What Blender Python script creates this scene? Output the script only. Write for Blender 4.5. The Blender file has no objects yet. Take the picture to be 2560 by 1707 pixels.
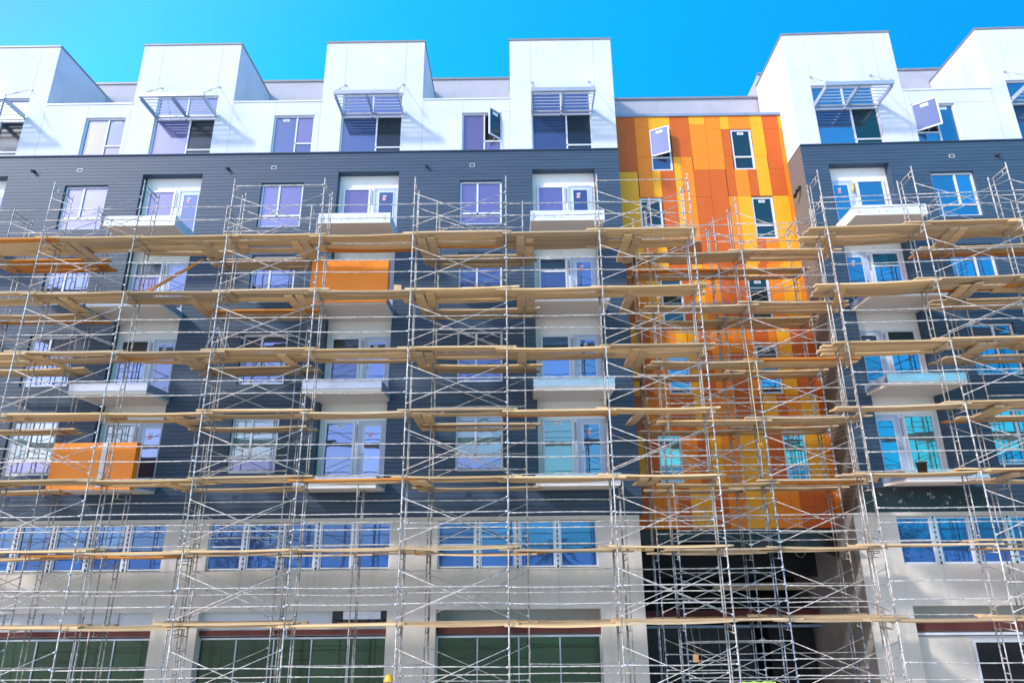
import bpy, bmesh, math, random
from mathutils import Vector, Matrix
R = math.radians
random.seed(7)
C = bpy.context.scene.collection
PX = lambda v: v

# ------------------------------------------------------------------ materials
MATS = {}
def newmat(name):
    m = bpy.data.materials.new(name); m.use_nodes = True
    nt = m.node_tree; MATS[name] = m
    return m, nt, nt.nodes['Principled BSDF'], nt.nodes, nt.links
def mixcol(nt, f, a, b, mode='MIX'):
    n = nt.nodes.new('ShaderNodeMix'); n.data_type = 'RGBA'; n.blend_type = mode
    for sock, v in ((n.inputs[0], f), (n.inputs[6], a), (n.inputs[7], b)):
        if hasattr(v, 'is_linked') or hasattr(v, 'node'): nt.links.new(v, sock)
        elif isinstance(v, (int, float)): sock.default_value = v
        else: sock.default_value = (*v, 1) if len(v) == 3 else v
    return n.outputs[2]
def coords(nt, scale=(1, 1, 1), kind='Object', rand=False):
    tc = nt.nodes.new('ShaderNodeTexCoord'); mp = nt.nodes.new('ShaderNodeMapping')
    mp.inputs['Scale'].default_value = scale
    nt.links.new(tc.outputs[kind], mp.inputs['Vector'])
    if rand:
        oi = nt.nodes.new('ShaderNodeObjectInfo'); ml = nt.nodes.new('ShaderNodeMath')
        ml.operation = 'MULTIPLY'; ml.inputs[1].default_value = 57.0
        nt.links.new(oi.outputs['Random'], ml.inputs[0])
        cb = nt.nodes.new('ShaderNodeCombineXYZ')
        for i in range(3): nt.links.new(ml.outputs[0], cb.inputs[i])
        nt.links.new(cb.outputs[0], mp.inputs['Location'])
    return mp.outputs[0]
def noise(nt, vec, scale, detail=4, rough=.55, dist=0):
    n = nt.nodes.new('ShaderNodeTexNoise'); n.inputs['Scale'].default_value = scale
    n.inputs['Detail'].default_value = detail; n.inputs['Roughness'].default_value = rough
    n.inputs['Distortion'].default_value = dist
    nt.links.new(vec, n.inputs['Vector']); return n.outputs['Fac']
def ramp(nt, f, stops):
    r = nt.nodes.new('ShaderNodeValToRGB'); e = r.color_ramp.elements
    while len(e) < len(stops): e.new(.5)
    for i, (p, c) in enumerate(stops):
        e[i].position = p; e[i].color = (c, c, c, 1) if isinstance(c, (int, float)) else (*c, 1)
    nt.links.new(f, r.inputs[0]); return r.outputs[0]
def bump(nt, b, f, strength=.2, dist=.01):
    n = nt.nodes.new('ShaderNodeBump'); n.inputs['Strength'].default_value = strength
    n.inputs['Distance'].default_value = dist
    nt.links.new(f, n.inputs['Height']); nt.links.new(n.outputs[0], b.inputs['Normal'])
def mottled(name, c1, c2, scale=1.5, stretch=(1, 1, 1), rough=.8, bmp=.15, bscale=60, spec=.3, rand=False, streak=None, metal=0):
    m, nt, b, N, L = newmat(name)
    v = coords(nt, stretch, rand=rand)
    f = ramp(nt, noise(nt, v, scale, 6), [(.3, 0.0), (.72, 1.0)])
    col = mixcol(nt, f, c1, c2)
    if streak:
        v2 = coords(nt, (1.6, 1.6, .12)); f2 = ramp(nt, noise(nt, v2, 2.2, 5, .6), [(.52, 0.0), (.75, 1.0)])
        k = nt.nodes.new('ShaderNodeMath'); k.operation = 'MULTIPLY'; k.inputs[1].default_value = .45
        L.new(f2, k.inputs[0]); col = mixcol(nt, k.outputs[0], col, streak)
    L.new(col, b.inputs['Base Color'])
    b.inputs['Roughness'].default_value = rough; b.inputs['Specular IOR Level'].default_value = spec
    b.inputs['Metallic'].default_value = metal
    if bmp: bump(nt, b, noise(nt, coords(nt), bscale, 3), bmp)
    return m
mottled('stucco', (.56, .60, .68), (.67, .70, .76), .8, bmp=.45, bscale=40, streak=(.53, .56, .64))
mottled('stucco_grey', (.40, .40, .45), (.46, .46, .51), 1.4, bmp=.3, bscale=45)
mottled('balcony_white', (.80, .78, .75), (.84, .82, .79), 1.3, bmp=.1)
mottled('soffit', (.78, .74, .67), (.82, .78, .71), 1.3, bmp=.1)
mottled('joint', (.36, .37, .40), (.42, .43, .46), 3, bmp=0)
mottled('siding', (.038, .068, .112), (.052, .090, .144), .9, (.5, 1, 7), rough=.55, bmp=.2, bscale=30, spec=.35)
mottled('siding_groove', (.010, .013, .02), (.016, .02, .028), 3, bmp=0)
mottled('side_siding', (.15, .145, .14), (.20, .195, .185), 1.2, (1, .5, 6), rough=.6, bmp=.2)
mottled('plaster', (.58, .54, .485), (.66, .62, .56), .9, bmp=.25, bscale=25, streak=(.50, .46, .40))
mottled('shaded_plaster', (.27, .26, .245), (.34, .33, .31), .9, bmp=.25, bscale=25)  # plaster darkened in its colour for the unlit return wall beside the cavity
mottled('plaster_panel', (.52, .53, .56), (.57, .58, .61), .9, bmp=.1)
mottled('trim', (.62, .66, .73), (.70, .73, .79), 2, rough=.45, bmp=0, spec=.5)
mottled('door_paint', (.42, .50, .66), (.47, .55, .70), 2, rough=.5, bmp=0, spec=.5)
mottled('alu', (.36, .41, .49), (.44, .49, .57), 3, rough=.35, bmp=0, spec=.6, metal=.35)
mottled('coping', (.22, .20, .215), (.28, .255, .265), 3, rough=.45, bmp=0, spec=.5)
mottled('coping_blue', (.20, .28, .42), (.27, .35, .48), 3, rough=.4, bmp=0, spec=.5)
mottled('zinc', (.55, .60, .68), (.72, .76, .82), 4, (1, 1, 4), rough=.3, bmp=.1, bscale=8, spec=.6, metal=.5)
mottled('yellow_panel', (.88, .38, .012), (.91, .41, .018), 2, rough=.5, bmp=0, spec=.35)
mottled('orange_panel', (.84, .225, .012), (.88, .25, .016), 2, rough=.5, bmp=0, spec=.35)
mottled('rust_panel', (.56, .108, .012), (.60, .122, .015), 2, rough=.5, bmp=0, spec=.35)
mottled('panel_gap', (.16, .05, .01), (.2, .06, .012), 2, bmp=0)
mottled('bright_orange', (.93, .27, .025), (.95, .29, .03), 2, rough=.5, bmp=0, spec=.35)
mottled('membrane', (.008, .009, .012), (.02, .021, .026), 2, rough=.35, bmp=.6, bscale=4, spec=.5)
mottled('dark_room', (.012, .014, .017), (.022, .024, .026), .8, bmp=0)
mottled('red_lead', (.09, .027, .025), (.13, .038, .034), 5, (1, 1, 4), bmp=.1)
mottled('black_iron', (.02, .02, .022), (.04, .04, .044), 5, rough=.5, bmp=0)
mottled('pale_concrete', (.52, .47, .40), (.62, .57, .49), .35, bmp=.3, bscale=40)  # pale concrete ground, brightened to bounce light onto the plank undersides
mottled('bark', (.10, .07, .05), (.18, .13, .09), 4, (1, 1, .2), bmp=.6, bscale=12)
mottled('leaf', (.03, .07, .018), (.08, .13, .03), .8, bmp=0, rough=.6)
mottled('paper', (.62, .72, .78), (.70, .78, .82), 8, bmp=0)
mottled('pink_paper', (.75, .30, .32), (.8, .36, .38), 8, bmp=0)
mottled('brown_paper', (.40, .22, .09), (.46, .27, .12), 8, bmp=0)
mottled('yellow_plastic', (.80, .42, .02), (.85, .46, .03), 4, rough=.35, bmp=0, spec=.5)
mottled('lime_cloth', (.38, .72, .05), (.46, .8, .08), 9, bmp=.3)
mottled('navy_cloth', (.03, .04, .07), (.05, .06, .10), 9, bmp=.3)
mottled('skin', (.42, .24, .16), (.48, .28, .19), 9, bmp=.05, rough=.6)
mottled('leather', (.10, .06, .03), (.14, .085, .045), 9, bmp=.2)
mottled('red_cloth', (.65, .02, .025), (.75, .035, .04), 5, bmp=.2)
mottled('rope', (.62, .55, .30), (.70, .62, .35), 20, bmp=.4)

def wood(name, a, b_, dark, stain):
    m, nt, b, N, L = newmat(name)
    v = coords(nt, (.55, 9, 9), rand=True)
    g = noise(nt, v, 2.2, 7, .62, .6)
    col = mixcol(nt, ramp(nt, g, [(.33, 0.0), (.66, 1.0)]), a, b_)
    g2 = ramp(nt, noise(nt, coords(nt, (.8, 16, 16), rand=True), 3.5, 5, .7), [(.60, 0.0), (.69, 1.0)])
    col = mixcol(nt, g2, col, dark)
    s = ramp(nt, noise(nt, coords(nt, (1.1, 2.2, 1.2), rand=True), 1.7, 4, .6), [(.5, 0.0), (.72, 1.0)])
    k = nt.nodes.new('ShaderNodeMath'); k.operation = 'MULTIPLY'; k.inputs[1].default_value = .55
    L.new(s, k.inputs[0]); col = mixcol(nt, k.outputs[0], col, stain)
    oi = N.new('ShaderNodeObjectInfo'); hs = N.new('ShaderNodeHueSaturation')
    mr = N.new('ShaderNodeMapRange'); mr.inputs[3].default_value = .72; mr.inputs[4].default_value = 1.2
    L.new(oi.outputs['Random'], mr.inputs[0]); L.new(mr.outputs[0], hs.inputs['Value']); L.new(col, hs.inputs['Color'])
    L.new(hs.outputs[0], b.inputs['Base Color']); b.inputs['Roughness'].default_value = .85
    b.inputs['Specular IOR Level'].default_value = .2
    bump(nt, b, g, .5, .006)
wood('wood_pale', (.56, .385, .19), (.76, .56, .32), (.15, .08, .03), (.38, .24, .11))
wood('wood_grey', (.44, .32, .19), (.62, .48, .31), (.12, .08, .04), (.28, .20, .12))
wood('wood_orange', (.52, .19, .035), (.66, .28, .06), (.22, .08, .02), (.40, .15, .04))

def tube_mat(name, base, worn, rust):
    m, nt, b, N, L = newmat(name)
    v = coords(nt, (1, 1, 1), rand=True)
    col = mixcol(nt, ramp(nt, noise(nt, v, 7, 5, .6), [(.42, 0.0), (.58, 1.0)]), base, worn)
    r = ramp(nt, noise(nt, v, 16, 4, .65), [(.60, 0.0), (.67, 1.0)])
    col = mixcol(nt, r, col, rust)
    L.new(col, b.inputs['Base Color']); b.inputs['Roughness'].default_value = .5
    b.inputs['Metallic'].default_value = .12; b.inputs['Specular IOR Level'].default_value = .4
    bump(nt, b, noise(nt, v, 40, 3), .4, .004)
tube_mat('tube', (.62, .59, .55), (.36, .345, .33), (.17, .12, .09))
tube_mat('tube_worn', (.28, .26, .235), (.48, .46, .43), (.11, .075, .05))
tube_mat('tube_blue', (.08, .15, .24), (.45, .47, .50), (.10, .10, .11))
tube_mat('tube_yellow', (.50, .42, .16), (.60, .56, .44), (.14, .12, .08))
tube_mat('coupler', (.50, .58, .70), (.62, .68, .76), (.20, .24, .30))

def glass(name, tint, body, fac, rough=.012, wav=.07):
    m, nt, b, N, L = newmat(name)
    b.inputs['Base Color'].default_value = (*body, 1); b.inputs['Roughness'].default_value = .3
    g = N.new('ShaderNodeBsdfGlossy'); g.inputs['Color'].default_value = (*tint, 1); g.inputs['Roughness'].default_value = rough
    mx = N.new('ShaderNodeMixShader'); lw = N.new('ShaderNodeLayerWeight'); lw.inputs[0].default_value = .25
    ad = N.new('ShaderNodeMath'); ad.operation = 'MULTIPLY_ADD'; ad.inputs[1].default_value = .5; ad.inputs[2].default_value = fac; ad.use_clamp = True
    L.new(lw.outputs['Fresnel'], ad.inputs[0])
    oi = N.new('ShaderNodeObjectInfo'); va = N.new('ShaderNodeMapRange'); va.inputs[3].default_value = .55; va.inputs[4].default_value = 1.25
    L.new(oi.outputs['Random'], va.inputs[0]); ml = N.new('ShaderNodeMath'); ml.operation = 'MULTIPLY'; ml.use_clamp = True
    L.new(ad.outputs[0], ml.inputs[0]); L.new(va.outputs[0], ml.inputs[1]); L.new(ml.outputs[0], mx.inputs[0])
    L.new(b.outputs[0], mx.inputs[1]); L.new(g.outputs[0], mx.inputs[2])
    L.new(mx.outputs[0], N['Material Output'].inputs['Surface'])
    bp = N.new('ShaderNodeBump'); bp.inputs['Strength'].default_value = wav; bp.inputs['Distance'].default_value = .05
    L.new(noise(nt, coords(nt, rand=True), 1.3, 2), bp.inputs['Height'])
    L.new(bp.outputs[0], g.inputs['Normal'])
glass('glass', (.42, .60, .98), (.010, .03, .08), .36)
glass('glass_dim', (.45, .70, .9), (.004, .014, .018), .07)
glass('glass_lilac', (.46, .55, .88), (.09, .08, .18), .36)  # hazy sky reflection painted in through the lilac body colour
glass('glass_teal', (.62, .72, .80), (.08, .19, .20), .34)
glass('glass_mezz', (.14, .38, 1), (.012, .06, .20), .34)  # deep blue sky reflection is put into the body and tint colours
glass('glass_sash', (.30, .42, .75), (.03, .06, .16), .25)
glass('glass_shop', (.20, .50, .30), (.003, .020, .005), .09)

# ------------------------------------------------------------------ mesh builder
class MB:
    def __init__(s, T=None): s.v = []; s.f = []; s.m = []; s.ms = []; s.T = T; s.sm = []
    def mi(s, mat):
        if mat not in s.ms: s.ms.append(mat)
        return s.ms.index(mat)
    def face(s, pts, mat, smooth=False):
        b = len(s.v); s.v += [tuple(p) for p in pts]; s.f.append(list(range(b, b + len(pts)))); s.m.append(s.mi(mat)); s.sm.append(smooth)
    def box(s, x0, x1, y0, y1, z0, z1, mat, skip=''):
        b = len(s.v); k = s.mi(mat)
        s.v += [(x0, y0, z0), (x1, y0, z0), (x1, y1, z0), (x0, y1, z0), (x0, y0, z1), (x1, y0, z1), (x1, y1, z1), (x0, y1, z1)]
        F = {'b': (0, 3, 2, 1), 't': (4, 5, 6, 7), 'f': (0, 1, 5, 4), 'r': (1, 2, 6, 5), 'k': (2, 3, 7, 6), 'l': (3, 0, 4, 7)}
        for c, q in F.items():
            if c not in skip: s.f.append([b + i for i in q]); s.m.append(k); s.sm.append(False)
        return s
    def tube(s, p0, p1, r, mat, n=6, r1=None, cap=True):
        p0 = Vector(p0); p1 = Vector(p1); d = (p1 - p0).normalized(); r1 = r if r1 is None else r1
        a = d.orthogonal().normalized(); c = d.cross(a); b = len(s.v); k = s.mi(mat)
        for P, rr in ((p0, r), (p1, r1)):
            for i in range(n):
                t = 2 * math.pi * i / n; s.v.append(tuple(P + a * math.cos(t) * rr + c * math.sin(t) * rr))
        for i in range(n):
            j = (i + 1) % n; s.f.append([b + i, b + j, b + n + j, b + n + i]); s.m.append(k); s.sm.append(True)
        if cap:
            s.f.append([b + i for i in range(n)][::-1]); s.f.append([b + n + i for i in range(n)]); s.m += [k, k]; s.sm += [False, False]
        return s
    def path(s, pts, r, mat, n=6):
        pts = [Vector(p) for p in pts]; k = s.mi(mat); base = len(s.v)
        a = (pts[1] - pts[0]).normalized().orthogonal().normalized()
        for i, P in enumerate(pts):
            d = (pts[min(i + 1, len(pts) - 1)] - pts[max(i - 1, 0)]).normalized()
            a = (a - d * a.dot(d)).normalized(); c = d.cross(a)
            rr = r[i] if isinstance(r, (list, tuple)) else r
            for j in range(n):
                t = 2 * math.pi * j / n; s.v.append(tuple(P + a * math.cos(t) * rr + c * math.sin(t) * rr))
        for i in range(len(pts) - 1):
            for j in range(n):
                q = (j + 1) % n; o = base + i * n
                s.f.append([o + j, o + q, o + n + q, o + n + j]); s.m.append(k); s.sm.append(True)
        s.f.append([base + j for j in range(n)][::-1]); s.f.append([base + (len(pts) - 1) * n + j for j in range(n)]); s.m += [k, k]; s.sm += [False, False]
        return s
    def mesh(s, name):
        me = bpy.data.meshes.new(name)
        v = [s.T(*p) for p in s.v] if s.T else s.v
        me.from_pydata(v, [], s.f)
        for m in s.ms: me.materials.append(MATS[m])
        me.polygons.foreach_set('material_index', s.m); me.polygons.foreach_set('use_smooth', s.sm)
        me.update(); return me
    def obj(s, name, parent=None):
        return link(name, s.mesh(name), parent)
def link(name, data, parent=None, loc=None, rz=None, sc=None):
    o = bpy.data.objects.new(name, data); C.objects.link(o)
    if parent: o.parent = parent
    if loc: o.location = loc
    if rz is not None: o.rotation_euler = (0, 0, rz)
    if sc: o.scale = sc
    return o
def tag(o, label=None, cat=None, group=None, kind=None):
    for k, v in (('label', label), ('category', cat), ('group', group), ('kind', kind)):
        if v: o[k] = v
    return o
def thing(name, label, cat, loc=(0, 0, 0), rz=0, group=None):
    return tag(link(name, None, None, loc, rz), label, cat, group)

GROUND = -1.1
ANG = R(-3.0); P0 = (10.44, -.04)
def TR(u, y, z):                      # right wing frame -> world
    return (P0[0] + u * math.cos(ANG) - y * math.sin(ANG), P0[1] + u * math.sin(ANG) + y * math.cos(ANG), z)

ANB = R(-1.2)
def TRB(u, y, z):                     # right wing facade -> world
    a, b = u - 1.05, y - 3.22
    return (11.657 + a * math.cos(ANB) - b * math.sin(ANB), 3.121 + a * math.sin(ANB) + b * math.cos(ANB), z)

# ------------------------------------------------------------------ wall helpers
def cuts(a, b, extra):
    return sorted({round(v, 4) for v in [a, b] + [e for e in extra if a < e < b]})
def plain_wall(mb, x0, x1, z0, z1, y, holes, mat, depth=.2, rev=None):
    xs = cuts(x0, x1, [h[0] for h in holes] + [h[1] for h in holes]); zs = cuts(z0, z1, [h[2] for h in holes] + [h[3] for h in holes])
    for i in range(len(xs) - 1):
        for j in range(len(zs) - 1):
            cx, cz = (xs[i] + xs[i + 1]) / 2, (zs[j] + zs[j + 1]) / 2
            if any(h[0] < cx < h[1] and h[2] < cz < h[3] for h in holes): continue
            mb.face([(xs[i], y, zs[j]), (xs[i + 1], y, zs[j]), (xs[i + 1], y, zs[j + 1]), (xs[i], y, zs[j + 1])], mat)
    for h in holes: reveal(mb, h, y, (h[4] if len(h) > 4 else depth), rev or mat)
def reveal(mb, h, y, d, mat):
    a, b, c, e = h[:4]
    mb.face([(a, y, c), (a, y, e), (a, y + d, e), (a, y + d, c)], mat)
    mb.face([(b, y, c), (b, y + d, c), (b, y + d, e), (b, y, e)], mat)
    mb.face([(a, y, e), (b, y, e), (b, y + d, e), (a, y + d, e)], mat)
    mb.face([(a, y, c), (a, y + d, c), (b, y + d, c), (b, y, c)], mat)
BH = .1466; jr = random.Random(77)
def lap_wall(mb, x0, x1, z0, z1, y, holes, mat, gap=.011, dep=.016):
    zb = []; z = z1
    while z > z0: zb.append(z); z -= BH
    zs = cuts(z0, z1, zb + [v + gap for v in zb] + [h[2] for h in holes] + [h[3] for h in holes])
    xs = cuts(x0, x1, [h[0] for h in holes] + [h[1] for h in holes])
    isg = lambda cz: any(b < cz < b + gap for b in zb[1:])
    for j in range(len(zs) - 1):
        cz = (zs[j] + zs[j + 1]) / 2; g = isg(cz); run = None
        spans = []
        for i in range(len(xs) - 1):
            cx = (xs[i] + xs[i + 1]) / 2
            if any(h[0] < cx < h[1] and h[2] < cz < h[3] for h in holes): continue
            if spans and abs(spans[-1][1] - xs[i]) < 1e-6: spans[-1][1] = xs[i + 1]
            else: spans.append([xs[i], xs[i + 1]])
        for a, b in spans:
            a_, b_ = zs[j], zs[j + 1]
            if g:
                mb.face([(a, y + dep, a_), (b, y + dep, a_), (b, y + dep, b_), (a, y + dep, b_)], 'siding_groove')
                mb.face([(a, y, b_), (a, y + dep, b_), (b, y + dep, b_), (b, y, b_)], 'siding_groove')
                mb.face([(a, y, a_), (b, y, a_), (b, y + dep, a_), (a, y + dep, a_)], mat)
            else:
                mb.face([(a, y, a_), (b, y, a_), (b, y, b_), (a, y, b_)], mat)
                if b_ - a_ > .1:
                    q = a + jr.uniform(.3, 3.6)
                    while q < b - .1: mb.face([(q, y - .0012, a_), (q + .007, y - .0012, a_), (q + .007, y - .0012, b_), (q, y - .0012, b_)], 'siding_groove'); q += 3.66
    for h in holes: reveal(mb, h, y, h[4], mat)

# ------------------------------------------------------------------ the building
YW = 3.2
bld = thing('apartment_building', 'modern apartment building with white, dark blue and orange walls behind the scaffolding', 'building', (0, YW, GROUND))
def part(mb, name, parent=None):
    o = mb.obj(name, parent or bld)
    if parent is None: o.location = (0, -YW, -GROUND)
    return o
def bar_frame(mb, x0, x1, z0, z1, y, w, d, mat):
    mb.box(x0, x0 + w, y, y + d, z0, z1, mat); mb.box(x1 - w, x1, y, y + d, z0, z1, mat)
    mb.box(x0 + w, x1 - w, y + .001, y + d, z1 - w, z1, mat); mb.box(x0 + w, x1 - w, y + .001, y + d, z0, z0 + w, mat)
def pane(mb, x0, x1, z0, z1, y, mat):
    mb.face([(x0, y, z0), (x1, y, z0), (x1, y, z1), (x0, y, z1)], mat)
def window(T, x0, x1, z0, z1, y, cells, gl='glass', fr='trim', w=.06, name='window', sticker=None, opening=None, dark=None, gl2=None):
    """cells: panes as fractions (a,b,c,d); each pane bounded by its own bars"""
    mb = MB(T); W, H = x1 - x0, z1 - z0
    mb.box(x0, x1, y + .12, y + .13, z0, z1, 'dark_room')
    bar_frame(mb, x0, x1, z0, z1, y, w, .09, fr)
    sp = set()
    for a, b, c, d in cells:
        if a > 0 and ('v', a, c, d) not in sp:
            mb.box(x0 + a * W - w * .5, x0 + a * W + w * .5, y + .002, y + .09, z0 + c * H + (w if c == 0 else w * .5), z0 + d * H - (w if d == 1 else w * .5), fr); sp.add(('v', a, c, d))
        if c > 0 and ('h', c, a, b) not in sp:
            mb.box(x0 + a * W + (w if a == 0 else w * .5), x0 + b * W - (w if b == 1 else w * .5), y + .004, y + .09, z0 + c * H - w * .5, z0 + c * H + w * .5, fr); sp.add(('h', c, a, b))
    fo = part(mb, name)
    for i, (a, b, c, d) in enumerate(cells):
        if opening and opening[0] == i: continue
        g = MB(T)
        pane(g, x0 + a * W + w * .45, x0 + b * W - w * .45, z0 + c * H + w * .45, z0 + d * H - w * .45, y + .045, dark if (dark and i in (0,) and False) else (gl2 if gl2 and i in gl2[0] and False else (gl[i % len(gl)] if isinstance(gl, (list, tuple)) else gl)))
        g.obj('pane', fo)
        if sticker == i:
            st = MB(T); cx = x0 + (a + b) / 2 * W; cz = z0 + d * H - .16
            st.box(cx - .13, cx + .13, y + .036, y + .042, cz - .06, cz + .06, 'paper'); st.box(cx - .08, cx + .08, y + .033, y + .0355, cz - .015, cz + .005, 'black_iron')
            st.obj('sticker', fo)
    if opening:
        i, hinge, ang = opening; a, b, c, d = cells[i]
        X0, X1, Z0, Z1 = x0 + a * W + w * .4, x0 + b * W - w * .4, z0 + c * H + w * .4, z0 + d * H - w * .4
        hx = X0 if hinge < 0 else X1; ca, sa = math.cos(ang), math.sin(ang)
        def TS(x, yy, z):
            dx, dy = x - hx, yy - y
            q = (hx + dx * ca - dy * sa, y + dx * sa + dy * ca, z)
            return T(*q) if T else q
        s = MB(TS); bar_frame(s, X0, X1, Z0, Z1, y - .03, .055, .05, fr); so = s.obj('sash', fo)
        g = MB(TS); g.box(X0 + .05, X1 - .05, y - .012, y, Z0 + .05, Z1 - .05, 'glass_dim' if hinge > 0 else 'glass_sash'); g.obj('pane', fo)
        st = MB(TS); cx = (X0 + X1) / 2; st.box(cx - .14, cx + .14, y - .02, y - .014, Z1 - .26, Z1 - .12, 'paper'); st.obj('sticker', fo)
        e = MB(T)
        e.tube(((X0 + X1) / 2, y - .02, Z0), TS_off(hx, y, X0, X1, hinge, ang, Z0, .5), .012, 'alu'); e.obj('stay_arm', fo)
    return fo
def TS_off(hx, y, X0, X1, hinge, ang, z, t):
    L_ = (X1 - X0) * t * (1 if hinge < 0 else -1)
    return (hx + L_ * math.cos(ang), y + L_ * math.sin(ang), z)

FL = 3.117
COLS = [(-22.15, -19.80), (-14.43, -12.05), (-6.67, -4.26), (1.00, 3.46)]
WINS = [(-25.2, -23.54), (-17.44, -15.73), (-9.67, -8.00), (-1.86, -.20)]
RCOL = [(2.03, 4.37), (10.0, 12.4)]
RWIN = [(5.86, 7.52), (13.7, 15.3)]
YR = 3.22
def siding_wing(T, x0, x1, cols, wins, y, mirror):
    holes = [(a, b, 5.83, 18.24, .35) for a, b in cols]
    for k in range(4):
        holes += [(a, b, 15.85 - FL * k, 17.77 - FL * k, .16) for a, b in wins]
    mb = MB(T); lap_wall(mb, x0, x1, 5.0, 19.10, y, holes, 'siding')
    mb.box(x0, x1, y - .05, y + .05, 19.10, 19.14, 'siding')
    part(mb, 'siding_wall')
    gl = [['glass_lilac', 'glass', 'glass_lilac', 'glass_dim'], ['glass', 'glass', 'glass', 'glass_lilac'], ['glass', 'glass', 'glass', 'glass'], ['glass_teal', 'glass_lilac', 'glass_teal', 'glass']]
    for k in range(4):
        for i, (a, b) in enumerate(wins):
            t = .42 if not mirror else .58
            g = ['glass_lilac', 'glass', 'glass', 'glass_teal'][k] if not mirror else ['glass', 'glass', 'glass', 'glass_teal'][k]
            lower = {0: g, 1: 'glass_dim', 2: g, 3: 'glass_lilac' if not mirror else 'glass'}[k]  # dim lower panes paint a dark reflection into one floor's glass
            window(T, a + .01, b - .01, 15.86 - FL * k, 17.76 - FL * k, y + .10, [(0, 1, 0, .27), (0, t, .27, 1), (t, 1, .27, 1)], gl=[lower, g, g], w=.07)
    return holes
siding_wing(None, -27, 4.43, COLS, WINS, YW, False)
siding_wing(TRB, 1.05, 17, RCOL, RWIN, YR, True)

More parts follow.
